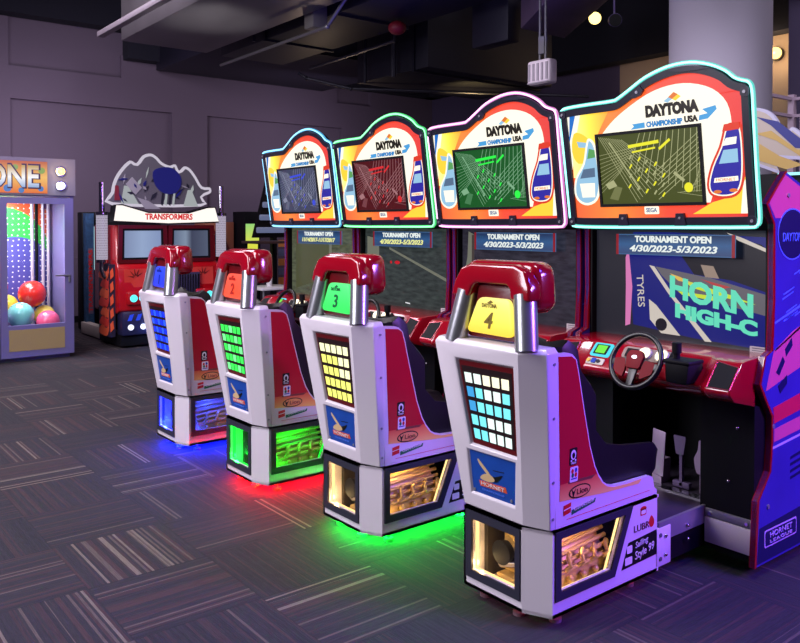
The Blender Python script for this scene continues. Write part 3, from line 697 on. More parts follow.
    F0.plate(mb, rpoly([(-.278, .080), (-.224, .080), (-.220, .124), (-.275, .124)], .003), .007, .008, 2)
    mb.build('control_display', [glow('display_cyan', (70, 214, 232), 1.1), BLACK, glow('display_green', (110, 226, 60), 1.1)], dash)
    mb = MB(); F0.plate(mb, rpoly([(-.305, .015), (-.205, .015), (-.205, .05), (-.305, .05)], .006), 0, .004, 0)
    for i, u in enumerate((-.292, -.262, -.236)): F0.plate(mb, ell(u, .033, .010, .010, 12) if i != 1 else rrect(u - .012, u + .012, .02, .046, .003), .004, .01, i + 1)
    mb.build('button_panel', [mat('panel_silver', (190, 184, 170), .4), PYEL, mat('button_blue', (30, 60, 160), .3), mat('button_dark', (40, 40, 50), .3)], dash)
    mb = MB(); F0.plate(mb, rrect(-.13, .135, .075, .142, .02), -.002, .004); mb.build('instrument_surround', mat('surround_silver', (170, 150, 140), .3, metal=.4), dash)
    for u in (-.005, .085):
        mb = MB(); a = F0.p(u, .108, .004); mb.cyl(a, a + F0.n * .014, .034, 24, 0); mb.cyl(a + F0.n * .012, a + F0.n * .020, .029, 24, 1, .024)
        mb.build('start_lamp', [mat('panel_silver', (190, 184, 170)), glow('lamp_warm_white', (255, 238, 196), 3.0)], dash)
    mb = MB(); F0.rect(mb, -.11, -.05, .085, .13, .004, .008); mb.build('view_button', BLACK, dash)
    mb = MB(); F0.rect(mb, .12, .14, .08, .14, .004, .008); mb.build('view_button', BLACK, dash)
    # steering wheel
    wc = Vector((.035, 3.07, .888)); wn = Vector((0, -.90, .43)).normalized(); wu = Vector((1, 0, 0)); wv = wn.cross(wu) * -1
    if wv.z < 0: wv = -wv
    WF = Frame(wc, wu, wv, wn)
    mb = MB(); mb.tube([WF.p(.126 * math.cos(t), .126 * math.sin(t)) for t in [2 * math.pi * i / 36 for i in range(36)]], .0125, 10, 0, closed=True)
    for a in (-10, 190, 270):
        c_, s_ = math.cos(R(a)), math.sin(R(a)); mb.prism([WF.p(.03 * c_ - .022 * s_, .03 * s_ + .022 * c_, -.006), WF.p(.128 * c_ - .014 * s_, .128 * s_ + .014 * c_, -.004), WF.p(.128 * c_ + .014 * s_, .128 * s_ - .014 * c_, -.004), WF.p(.03 * c_ + .022 * s_, .03 * s_ - .022 * c_, -.006)], wn * .012, 0, .002)
    mb.cyl(WF.p(0, 0, -.01), WF.p(0, 0, -.17), .024, 16)
    whl = mb.build('steering_wheel', mat('wheel_rubber', (10, 10, 14), .35), root)
    mb = MB(); WF.plate(mb, rpoly([(-.045, .02), (-.03, .045), (.03, .045), (.045, .02), (.035, -.04), (-.035, -.04)], .01), -.005, .016, 0, .004)
    for s_ in (-1, 1): WF.plate(mb, rpoly([(s_ * .05, .005), (s_ * .105, .0), (s_ * .10, -.055), (s_ * .045, -.085), (s_ * .04, -.045)], .01), -.006, .008, 0)
    WF.plate(mb, ell(0, .012, .014, .008, 14), .016, .018, 1)
    mb.build('wheel_hub', [DRED if False else mat('hub_red', (112, 8, 22), .6, spec=.2), SILVER], whl)
    # shifter
    mb = MB(); mb.prism([(.18, 3.075, .812), (.285, 3.075, .812), (.297, 3.075, .905), (.175, 3.075, .905)], (0, .12, 0), 0, .012)
    mb.cyl((.21, 3.12, .89), (.21, 3.12, .945), .015, 12); mb.cyl((.21, 3.12, .94), (.21, 3.12, .985), .021, 14); mb.box(.17, .30, 3.07, 3.19, .898, .915, 0, .006)
    mb.build('gear_shifter', BLACK, root)
    # pedals and floor plate
    PD = Frame((0, 3.42, 0), (1, 0, 0), (0, .0, 1), (0, -1, .3))
    PM = mat('pedal_metal', (160, 140, 170), .4, metal=.3)
    mb = MB(); PD.plate(mb, [(-.13, .28), (-.045, .27), (-.03, .49), (-.10, .50), (-.105, .43), (-.075, .40), (-.085, .34)], 0, .01, 0, .002); mb.box(-.11, -.06, 3.42, 3.5, .22, .35); mb.build('foot_rest', PM, root)
    mb = MB(); PD.plate(mb, rpoly([(.025, .40), (.065, .40), (.078, .49), (.012, .49)], .008), 0, .01); mb.box(.038, .052, 3.42, 3.44, .25, .42); mb.box(.0, .09, 3.42, 3.45, .24, .27, 0, .005)
    mb.build('brake_pedal', mat('dark_pedal_metal', (100, 84, 120), .45, metal=.3), root)
    mb = MB(); PD.plate(mb, rpoly([(.125, .36), (.135, .33), (.17, .33), (.18, .40), (.195, .45), (.19, .49), (.145, .49), (.14, .44), (.12, .40)], .008), 0, .01); mb.box(.145, .16, 3.42, 3.45, .24, .36); mb.build('accelerator_pedal', PM, root)
    mb = MB(); mb.box(-.20, .25, 2.93, 3.76, .205, .235, 0, .003); mb.box(.238, .252, 2.93, 3.31, .165, .245, 1)
    for i in range(4): mb.box(-.1, .22, 3.34 + i * .016, 3.347 + i * .016, .235, .243, 2)
    mb.box(-.19, .24, 2.95, 3.76, .06, .205, 3)
    mb.build('floor_plate', [mat('dark_tread_plate', (70, 60, 78), .4, metal=.4, noise=.2, nscale=30), STEEL, CHROME, CABBLK], root)
    for y, z in ((2.97, .185), (2.97, .105), (3.14, .13), (3.14, .19)):
        mb = MB(); mb.ball((.258, y, z), .008, 10); mb.build('bolt', CHROME, root)

    # ---- seat pod: hollow white base
    x0, xf, x1 = -.165, .149, .255
    mb = MB(); RW = Frame((0, 2.2, 0), (1, 0, 0), (0, 0, 1), (0, -1, 0))
    win_o = [(-.150, .092), (.142, .092), (.142, .360), (-.150, .360)]; win_i = [(-.116, .125), (.118, .125), (.118, .330), (-.116, .330)]
    RW.ring(mb, [(x0, .05), (xf, .05), (xf, .372), (x0, .372)], win_i, -.014, 0)
    SWf = Frame((x1, 0, 0), (0, 1, 0), (0, 0, 1), (1, 0, 0))
    sw_o = [(2.262, .110), (2.615, .110), (2.735, .366), (2.262, .366)]; sw_i = [(2.292, .143), (2.592, .143), (2.684, .340), (2.292, .340)]
    SWf.ring(mb, [(2.25, .05), (2.91, .05), (2.91, .372), (2.25, .372)], sw_i, -.014, 0)
    mb.prism([(xf, 2.2, .05), (x1, 2.25, .05), (x1 - .01, 2.264, .05), (xf - .01, 2.214, .05)], (0, 0, .322))
    mb.box(x0, x0 + .014, 2.2, 2.92, .05, .372)
    mb.prism([(x0, 2.2, .05), (xf, 2.2, .05), (x1, 2.25, .05), (x1, 2.92, .05), (x0, 2.92, .05)], (0, 0, .014))
    mb.prism([(x0, 2.2, .36), (xf, 2.2, .36), (x1, 2.25, .36), (x1, 2.92, .36), (x0, 2.92, .36)], (0, 0, .012))
    mb.box(x0, x1, 2.90, 3.015, .06, .225, 0, .006)
    base = mb.build('seat_base', WHITE, root)
    mb = MB(); RW.ring(mb, win_o, win_i, -.002, .007); mb.build('rear_window_frame', GUN, base)
    mb = MB(); SWf.ring(mb, sw_o, sw_i, -.002, .007); mb.build('side_window_frame', GUN, base)
    mb = MB(); RW.plate(mb, win_i, -.012, -.009); mb.build('rear_window_pane', glass, base)
    mb = MB(); SWf.plate(mb, sw_i, -.012, -.009); mb.build('side_window_pane', glass, base)
    # the engine inside
    mb = MB(); mb.box(x0 + .015, -.13 + .0, 2.30, 2.90, .064, .36, 2); mb.box(-.16, .24, 2.88, 2.90, .064, .36, 2)
    th = R(24)
    def rib(y0, y1, zc, uc, w_, h_, mi): mb.box(uc - w_, uc + w_, y0, y1, zc - h_, zc + h_, mi, .006)
    mb.prism([(.20, 2.34, .15), (.12, 2.34, .30), (-.08, 2.34, .30), (-.08, 2.34, .10), (.20, 2.34, .10)], (0, .30, .02), 0, .01)
    for i in range(6):
        t = i / 5; u = .205 - t * .075; z = .17 + t * .13
        mb.tube([(u, 2.33, z), (u, 2.66, z + .022)], .009, 8, 0)
    for i in range(4):
        y = 2.38 + i * .075; mb.tube([(.21, y, .18), (.225, y + .01, .20), (.205, y + .02, .225), (.20, y + .035, .235)], .010, 8, 0); mb.ball((.215, y + .02, .145), .015, 10, 0)
    mb.box(-.08, .21, 2.30, 2.72, .075, .10, 1, .006)
    mb.cyl((.0, 2.30, .22), (.03, 2.42, .24), .05, 20, 1); mb.cyl((-.06, 2.31, .15), (.10, 2.33, .19), .028, 16, 3); mb.tube([(-.08, 2.33, .28), (-.03, 2.30, .31), (.03, 2.31, .27)], .022, 10, 0)
    mb.cyl((-.02, 2.262, .205), (-.02, 2.30, .205), .048, 24, 4, .040)
    mb.build('model_engine', [GOLD, BRONZE, mat('engine_bay_lining', (50, 44, 40), .5), CHROME, BLACK], base)
    LEDM = glow(U + 'led', engine, 1.5)
    mb = MB(); mb.box(-.122, -.112, 2.222, 2.234, .13, .33); mb.box(-.11, .11, 2.222, 2.234, .114, .123); mb.tube([(x1 - .022, 2.31, .134), (x1 - .022, 2.585, .134), (x1 - .022, 2.674, .33)], .005, 6)
    mb.build('led_strip', LEDM, base)
    lc = tuple(v for v in lin(engine)[:3])
    for p, e_ in (((.02, 2.245, .34), 1.0), ((.238, 2.45, .345), 1.2), ((.236, 2.30, .13), .6), ((-.10, 2.235, .14), .6)):
        light('POINT', 'engine_bay_light', (p[0], p[1] - 2.9, p[2]), lc, e_ * {4: .6, 3: .65, 2: 1.6, 1: 5.0}[num], .01, parent=root)
    # decals on the base side
    mb = MB()
    SWf.plate(mb, [(2.665, .118), (2.905, .124), (2.905, .228), (2.71, .218)], .0005, .0015, 0)
    SWf.plate(mb, rrect(2.700, 2.735, .175, .205, .004), .0015, .002, 1); SWf.plate(mb, rrect(2.688, 2.735, .130, .160, .004), .0015, .002, 1)
    SWf.plate(mb, ell(2.812, .335, .022, .010, 14), .0005, .001, 2); SWf.plate(mb, rrect(2.792, 2.832, .308, .334, .006), .0005, .001, 2)
    SWf.plate(mb, rrect(2.797, 2.827, .313, .329, .005), .001, .0014, 3)
    SWf.plate(mb, smooth_curve([(2.868, .295), (2.85, .27), (2.862, .248), (2.882, .25), (2.888, .272)], 4), .0005, .001, 2)
    dec = mb.build('sticker', [PBLACK, PWHITE, PRED, PWHITE], base)
    text(SWf, 'LUBR', 2.80, .262, .040, mat('print_maroon', (80, 20, 40), .4), base, name='sticker_lettering', n=.0015, width=.105)
    text(SWf, 'Sailing', 2.80, .200, .034, PWHITE, base, name='sticker_lettering', n=.002, width=.09, shear=.2, rot=.1)
    text(SWf, 'Style 99', 2.82, .160, .046, PWHITE, base, name='sticker_lettering', n=.002, width=.135, shear=.2, rot=.12)
    for y, z in ((2.935, .195), (2.935, .095)):
        mb = MB(); mb.cyl((x1, y, z), (x1 + .004, y, z), .009, 10); mb.build('bolt', GREY, base)
    FOOT_TINTED = mat(U + 'foot', tuple(min(255, int(90 + v * .5)) for v in glowc), .3)  # underglow tint is put into the colour of the feet
    for u, y in ((.20, 2.33), (.19, 2.80), (-.11, 2.27), (-.11, 2.85), (.08, 2.26)):
        mb = MB(); mb.cyl((u, y, 0), (u, y, .014), .024, 16); mb.cyl((u, y, .014), (u, y, .052), .008, 10); mb.build('foot', FOOT_TINTED, base)
    gl_ = lin(glowc)[:3]
    mb = MB(); mb.tube([(u, y, .0445) for u, y in ((x0 + .045, 2.25), (xf - .02, 2.25), (x1 - .05, 2.29), (x1 - .05, 2.86), (x0 + .045, 2.86))], .004, 6, 0, closed=True)
    mb.build('underglow_strip', glow(U + 'underglow', glowc, glow_e * 800), base)

    # ---- white shell with a lit grid
    def sec(t):      # outline at height t: left, right flat end, facet end, forward
        l = lambda a, b: a + (b - a) * t
        z = l(.376, 1.04)
        return [(l(-.176, -.245), l(2.268, 2.228), z), (l(-.176, -.245), l(2.235, 2.14), z), (l(-.166, -.230), l(2.205, 2.10), z), (l(.149, .218), l(2.205, 2.10), z), (l(.252, .297), l(2.24, 2.168), z), (l(.252, .297), l(2.268, 2.228), z)]
    mb = MB(); T = [0, .03, .97, 1.0]
    zg = lambda z: (z - .376) / (1.04 - .376)
    rings = [sec(t) for t in (0, .35, .7, 1)]
    # side walls, open at the rear flat where the recesses sit
    for a, b in zip(rings[:-1], rings[1:]):
        for i in (0, 1, 3, 4): mb.add([a[i], a[i + 1], b[i + 1], b[i]], [(0, 1, 2, 3)])
        mb.add([a[5], a[0], b[0], b[5]], [(0, 1, 2, 3)])
    mb.add(rings[0], [(0, 1, 2, 3, 4, 5)])
    top = rings[-1]; lip = [(x * .95, y if y > 2.2 else y + .012, z + .018) for x, y, z in top]
    for i in range(6): j = (i + 1) % 6; mb.add([top[i], top[j], lip[j], lip[i]], [(0, 1, 2, 3)])
    mb.add(lip, [(0, 1, 2, 3, 4, 5)])
    def bp(u, z, n=0):                      # point on the sloping rear face
        t = zg(z); return Vector((u, 2.205 - .105 * t + n, z))
    g4 = [(-.084, .645), (.146, .641), (.178, .978), (-.114, .974)]; b4 = [(-.115, .440), (.110, .442), (.139, .613), (-.110, .611)]
    lo = [(-.166, .376), (.149, .376)]; hi = [(.218, 1.04), (-.230, 1.04)]
    ml = (-.1896, .6265); mr = (.175, .6265)
    def recess(outer, hole, d):
        r = .018; h = hole; hi_ = [(u, z) for u, z in h]
        vo = [bp(*p) for p in outer]; vh = [bp(*p) for p in h]
        cen = Vector((sum(p[0] for p in h) / 4, sum(p[1] for p in h) / 4))
        sh = [tuple(Vector(p) + (cen - Vector(p)).normalized() * .014) for p in h]
        vd = [bp(*p, d) for p in sh]
        mb.add(vo + vh + vd, [(i, (i + 1) % 4, 4 + (i + 1) % 4, 4 + i) for i in range(4)] + [(4 + i, 4 + (i + 1) % 4, 8 + (i + 1) % 4, 8 + i) for i in range(4)] + [(8, 9, 10, 11)])
        return sh
    exp = lambda h, e_: [tuple(Vector(p) + Vector(((1 if p[0] > 0 else -1) * e_, (1 if p[1] > sum(q[1] for q in h) / 4 else -1) * e_))) for p in h]
    gs = recess([ml, mr, hi[0], hi[1]], exp(g4, .010), .02); bs = recess([lo[0], lo[1], mr, ml], exp(b4, .008), .014)
    shell = mb.build('seat_shell', WHITE, root)
    bmx = bmesh.new(); bmx.from_mesh(shell.data); bmesh.ops.remove_doubles(bmx, verts=bmx.verts, dist=.0005); bmesh.ops.recalc_face_normals(bmx, faces=bmx.faces); bmx.to_mesh(shell.data); bmx.free()
    bv = shell.modifiers.new('bevel', 'BEVEL'); bv.width = .007; bv.segments = 3; bv.limit_method = 'ANGLE'; bv.angle_limit = R(25)
    shell.data.polygons.foreach_set('use_smooth', [True] * len(shell.data.polygons)); shell.data.set_sharp_from_angle(angle=R(50))
    # lit grid panel
    mb = MB()
    GP = lambda s, t: (lambda a, b: a + (b - a) * t)(Vector(g4[0]) + (Vector(g4[1]) - Vector(g4[0])) * s, Vector(g4[3]) + (Vector(g4[2]) - Vector(g4[3])) * s)
    def slab(c4, n0, n1, mi):
        vv = [bp(p[0], p[1], n0) for p in c4] + [bp(p[0], p[1], n1) for p in c4]
        mb.add(vv, [(0, 1, 2, 3), (4, 5, 6, 7)] + [(i, (i + 1) % 4, 4 + (i + 1) % 4, 4 + i) for i in range(4)], mi)
    slab(g4, .018, .012, 0)
    slab([GP(.03, .06), GP(.97, .06), GP(.97, .94), GP(.03, .94)], .012, .011, 1)
    for i in range(5):
        for j in range(5):
            s0 = .075 + i * .176; t0 = .07 + j * .168; w_, h_ = .128, .118
            slab([GP(s0, t0), GP(s0 + w_, t0), GP(s0 + w_, t0 + h_), GP(s0, t0 + h_)], .011, .009, 2 + (cellmats[1][j][i]))
    mb.build('lit_grid', [DRED, mat('grid_black', (30, 8, 12), .4)] + cellmats[0], shell)
    # hornet badge
    mb = MB(); slab(b4, .013, .010, 0)
    sl = lambda pts, mi, n=.010: mb.add([bp(u, z, n) for u, z in pts] + [bp(u, z, n - .001) for u, z in pts], [list(range(len(pts))), list(range(len(pts), 2 * len(pts)))] + [(i, (i + 1) % len(pts), len(pts) + (i + 1) % len(pts), len(pts) + i) for i in range(len(pts))], mi)
    sl(smooth_curve([(-.07, .582), (-.055, .575), (-.01, .535), (.0, .515), (-.015, .522), (-.06, .56)], 3), 1)
    sl(smooth_curve([(-.03, .522), (.02, .530), (.06, .545), (.035, .518), (.02, .508), (-.02, .512)], 3), 2, .009)
    sl(smooth_curve([(-.065, .505), (-.04, .528), (.0, .530), (.015, .512), (-.02, .500)], 3), 1, .0085)
    sl([(-.075, .495), (.07, .500), (.075, .478), (-.07, .473)], 3); sl([(.01, .555), (.07, .560), (.07, .557), (.01, .552)], 2)
    for u, z in ((-.105, .450), (.095, .455)): mb.cyl(bp(u, z, .009), bp(u, z, .006), .006, 8, 4)
    bd = mb.build('insect_badge', [PBLUE, mat('print_sand', (206, 176, 130), .4), PBLACK, mat('print_orange_red', (214, 84, 50), .4), STEEL], shell)
    RF = Frame(bp(0, 0, .0085), (1, 0, 0), (0, -.105 / .664, 1), (0, -1, 0))
    text(RF, 'HORNET', 0, .486, .022, PWHITE, bd, name='badge_lettering', n=.001, width=.125, depth=.0005)
    text(RF, 'CHAMPIONSHIP', 0, .462, .012, mat('print_sky', (90, 130, 240)), bd, name='badge_lettering', n=.001, width=.12, depth=.0005)
    for z in (1.0, .80, .56, .42):
        mb = MB(); mb.cyl((.252 + .045 * zg(z) - .006, 2.252 - .045 * zg(z), z), (.252 + .045 * zg(z) + .003, 2.252 - .045 * zg(z), z), .0055, 10); mb.build('rivet', STEEL, shell)
    # side cheek with printed red panel; opposite cheek plain
    cheek = [(2.27, .376), (2.912, .376), (2.912, .392), (2.892, .408), (2.878, .452), (2.855, .462), (2.78, .465), (2.70, .466), (2.62, .471), (2.575, .483), (2.545, .50), (2.515, .535), (2.49, .575), (2.455, .66), (2.405, .83), (2.372, .95), (2.355, 1.0), (2.33, 1.022), (2.305, 1.03), (2.225, 1.036)]
    for s_ in (1, -1):
        mb = MB(); xx = x1 - .022 if s_ > 0 else -.176
        mb.prism([(xx + (.028 * zg(z) if s_ > 0 else 0), y, z) for y, z in cheek], (.018, 0, 0)); ck = mb.build('seat_side_panel', WHITE, root)
        if s_ > 0:
            def cp(y, z, n=0): return Vector((x1 - .004 + .028 * zg(z) + n, y, z))
            def cpl(pts, n, mi): mb.add([cp(y, z, n) for y, z in pts] + [cp(y, z, n + .0008) for y, z in pts], [list(range(len(pts))), list(range(len(pts), 2 * len(pts)))] + [(i, (i + 1) % len(pts), len(pts) + (i + 1) % len(pts), len(pts) + i) for i in range(len(pts))], mi)
            edge = [(2.80, .474 - .012), (2.70, .460), (2.615, .465), (2.57, .477), (2.54, .495), (2.51, .53), (2.484, .572), (2.449, .66), (2.399, .83), (2.366, .95), (2.349, 1.0), (2.325, 1.015), (2.25, 1.022)]
            mb = MB(); cpl([(2.285, .54)] + [(2.505, .54)] + edge[6:], .0005, 0)
            cpl([(2.285, .478), (2.55, .455), (2.78, .445)] + edge[:6] + [(2.505, .54), (2.285, .54)], .0005, 1)
            cpl([(2.33, .535), (2.47, .530), (2.49, .541), (2.33, .545)], .0015, 3)
            cpl(rrect(2.332, 2.376, .603, .668, .004), .0015, 2); cpl(ell(2.354, .642, .015, .019, 14), .0024, 4); cpl(ell(2.354, .640, .008, .012, 14), .003, 2)
            cpl(rrect(2.338, 2.346, .617, .624, .001), .003, 4); cpl(rrect(2.362, 2.370, .617, .624, .001), .003, 4)
            cpl(rrect(2.338, 2.384, .538, .596, .006), .002, 4)
            for a, (dy, dz) in enumerate(((-.010, .010), (.010, .012), (-.008, -.006), (.010, -.006))): cpl(ell(2.361 + dy, .570 + dz, .007, .009, 10), .003, 5 + a % 3)
            cpl([(2.345, .548), (2.378, .548), (2.378, .553), (2.345, .553)], .003, 6)
            cpl(ell(2.40, .496, .064, .026, 24), .002, 2); cpl(ell(2.40, .496, .058, .021, 24), .0028, 9)
            cpl(smooth_curve([(2.350, .512), (2.362, .50), (2.375, .512), (2.366, .492), (2.360, .478), (2.356, .49)], 3), .0036, 2)
            cpl([(2.31, .418), (2.352, .424), (2.352, .462), (2.31, .456)], .001, 5); cpl([(2.358, .430), (2.50, .448), (2.495, .432), (2.358, .412)], .001, 7)
            cpl([(2.31, .437), (2.352, .443), (2.352, .446), (2.31, .440)], .002, 4)
            cpl([(2.33, .400), (2.86, .400), (2.86, .402), (2.33, .402)], .0005, 5)
            mb.build('printed_decoration', [RPANEL, grad('flame_print', [(0, (240, 214, 120)), (.5, (236, 160, 90)), (1, (214, 90, 60))], 'Z', .44, .54, 0), PBLACK, mat('print_brown', (120, 60, 50), .4), PWHITE, PRED, PBLUE, mat('print_green', (30, 110, 70), .4), PYEL, mat('print_gold', (226, 150, 90), .4)], ck)
            CF = Frame(cp(0, .42, 0) - Vector((0, 0, .42)), (0, 1, 0), (.0, 0, 1), (1, 0, 0))
            text(CF, 'Lion', 2.412, .496, .030, mat('print_brown', (120, 60, 50)), ck, name='sticker_lettering', n=.0085, width=.062)
            text(CF, 'OMEGA', 2.354, .611, .010, PWHITE, ck, name='sticker_lettering', n=.012, width=.03)
            text(CF, 'CHAMPIONSHIP', 2.43, .436, .014, PWHITE, ck, name='sticker_lettering', n=.003, width=.12, rot=.11)
    # ---- padded bucket seat
    A_ = [(2.335, .44), (2.335, 1.04), (2.37, 1.065), (2.405, 1.045), (2.425, .96), (2.50, .885), (2.528, .85), (2.53, .70), (2.60, .63), (2.72, .605), (2.93, .58), (2.955, .55), (2.94, .47), (2.90, .44)]
    Bc = [(2.335, .44), (2.335, 1.02), (2.355, 1.045), (2.375, 1.03), (2.385, .96), (2.395, .86), (2.41, .76), (2.43, .65), (2.47, .575), (2.60, .535), (2.90, .54), (2.94, .525), (2.93, .47), (2.90, .44)]
    mix = lambda t: [(a[0] * t + b[0] * (1 - t), a[1] * t + b[1] * (1 - t)) for a, b in zip(A_, Bc)]
    shr = lambda pr, k: [(2.60 + (y - 2.60) * k, .72 + (z - .72) * k) for y, z in pr]
    prs = [(-.155, shr(mix(.9), .90)), (-.148, mix(1)), (-.12, mix(1)), (-.08, mix(.4)), (-.02, mix(0)), (.08, mix(0)), (.15, mix(.4)), (.20, mix(1)), (.225, mix(1)), (.233, shr(mix(.95), .93))]
    mb = MB(); mb.loft([[(u, y, z) for y, z in pr] for u, pr in prs], 0, True, True)
    mb.build('seat_cushion', LEATHER, root)
    # ---- head rest on two tubes, number lamp between them
    for s_ in (-1, 1):
        mb = MB(); mb.cyl((-.003 + s_ * .188, 2.19, 1.035), (-.003 + s_ * .150, 2.222, 1.235), .043, 24); mb.build('support_tube', SILVER, root)
    HR = Frame((0, 2.165, 0), (1, 0, 0), (0, .12, 1), (0, -1, 0))
    mb = MB()
    arch = [(-.206, 1.215), (-.196, 1.27), (-.165, 1.325), (-.11, 1.345), (.12, 1.345), (.175, 1.325), (.203, 1.27), (.208, 1.215), (.112, 1.215), (.105, 1.255), (.085, 1.270), (-.075, 1.270), (-.097, 1.255), (-.108, 1.215)]
    mb.prism([(u - .008, 2.180 + (z - 1.19) * .12, z) for u, z in arch], (0, .07, 0), 0, .018, 3)
    cush = rpoly([(-.19, 1.20), (-.185, 1.355), (.19, 1.355), (.205, 1.20), (.17, 1.165), (-.16, 1.165)], .05, 4)
    mb.prism([(u - .004, 2.235, z) for u, z in cush], (0, .115, 0), 0, .03, 3)
    hr = mb.build('head_rest', RED, root)
    mb = MB()
    for y, z in ((2.36, 1.23), ): mb.cyl((.188, y - .04, z), (.197, y - .04, z), .008, 12)
    mb.build('bolt', BLACK, hr)
    mb = MB(); bk = rpoly([(-.150, 1.058), (.122, 1.058), (.112, 1.20), (.10, 1.262), (-.09, 1.262), (-.10, 1.20)], .02)
    mb.prism([(u, 2.215, z) for u, z in bk], (0, .05, 0), 0, .006); hs = mb.build('number_lamp_housing', DRED, root)
    mb = MB(); mb.prism([(u, 2.198, z) for u, z in rpoly([(-.139, 1.078), (.107, 1.074), (.094, 1.216), (-.071, 1.216)], .028, 5)], (0, .018, 0), 0, .004)
    mb.build('number_lamp', grad(U + 'lampface', plate, 'Z', 1.08, 1.22, 1.15), hs)
    NF = Frame((0, 2.196, 0), (1, 0, 0), (0, 0, 1), (0, -1, 0)); NT = mat(U + 'lamp_text', [(20, 40, 150), (170, 20, 20), (10, 90, 50), (120, 100, 30)][num - 1], .5)
    text(NF, str(num), -.012, 1.127, .085, NT, hs, name='seat_number', n=.003, shear=.25, bold=.002)
    text(NF, 'DAYTONA', -.008, 1.186, .021, NT, hs, name='lamp_lettering', n=.003, width=.078, bold=.0006)
    mb = MB(); NF.plate(mb, [(-.02, 1.197), (.0, 1.208), (.012, 1.2), (-.005, 1.194)], .002, .003); mb.build('lamp_flag', NT, hs)
    dy = {4: 0, 3: -.02, 2: -.07, 1: -.085}[num]; dx = {4: 0, 3: .03, 2: .095, 1: .10}[num]      # the seats slide: each stands at its own distance
    for c in root.children:
        nm = c.name.split('.')[0]
        if nm in ('seat_base', 'seat_shell', 'seat_side_panel', 'seat_cushion', 'support_tube', 'head_rest', 'number_lamp_housing', 'engine_bay_light', 'underglow_light'): c.location.y += dy; c.location.x += dx
        if nm in ('support_tube', 'head_rest', 'number_lamp_housing'): c.location += Vector((.042, -.052, .008))
    ORG = Vector((0, 0, 0))
    return root

def cells(cols, f): return ([glow('cell_%d_%d_%d' % c, c, 1.25) for c in cols], [[f(j, i) for i in range(5)] for j in range(5)])
PITCH = 1.036; C4 = -2.175
cfg = [
 (4, 'racing machine numbered 4, nearest, its neon cyan and seat number lamp yellow', (110, 255, 236), [(0, (255, 214, 60)), (.4, (255, 240, 96)), (1, (250, 232, 120))], None, (255, 214, 140), (70, 10, 30), .05,
  ((74, 82, 30), (176, 178, 130), (226, 222, 40)), '4/30/2023-5/3/2023', cells([(255, 250, 214), (226, 246, 240), (120, 226, 240), (60, 150, 210)], lambda j, i: (0 if i > 1 else 1) if j == 4 else (1 if (j in (1,) and i > 1) else (3 if i == 0 and j > 1 else (1 if j == 0 and i > 1 else (2 if i < 4 else 2))) if j != 3 else (3, 2, 1, 1, 2)[i])), None),
 (3, 'racing machine numbered 3, pink neon sign above, green seat number lamp', (255, 150, 236), [(0, (40, 236, 90)), (1, (80, 250, 130))], None, (255, 214, 140), (14, 255, 60), .35,
  ((20, 92, 36), (130, 180, 140), (40, 236, 70)), '4/30/2023-5/3/2023', cells([(255, 255, 200), (250, 250, 120)], lambda j, i: 0 if j > 3 or (i > 2 and j > 1) else 1), ((24, 23, 32), (50, 48, 60))),
 (2, 'racing machine numbered 2, green neon sign above, orange-red seat number lamp', (90, 255, 140), [(0, (250, 76, 36)), (1, (250, 84, 60))], None, (20, 255, 60), (255, 10, 24), .45,
  ((84, 14, 22), (170, 120, 124), (206, 40, 44)), '4/30/2023-5/3/2023', cells([(60, 250, 90), (120, 255, 150)], lambda j, i: 1 if (i + j) % 3 == 0 else 0), ((30, 36, 34), (58, 66, 64))),
 (1, 'racing machine numbered 1, farthest left, blue neon sign and blue number lamp', (96, 196, 255), [(0, (10, 40, 230)), (1, (30, 70, 245))], None, (20, 40, 255), (10, 30, 255), .6,
  ((62, 68, 96), (140, 144, 168), (50, 70, 210)), '11/14/2017-11/17/2017', cells([(16, 50, 250), (40, 90, 255)], lambda j, i: 1 if (i + j) % 2 else 0), ((58, 62, 46), (90, 96, 72))),
]
for num, lab, neon, plate, grid, eng, gc, ge, mon, date, cm, scr in cfg:
    racing_machine(4 - num, C4 - PITCH * (4 - num), lab, neon, plate, grid, eng, gc, ge, mon, date, num, cm, scr)

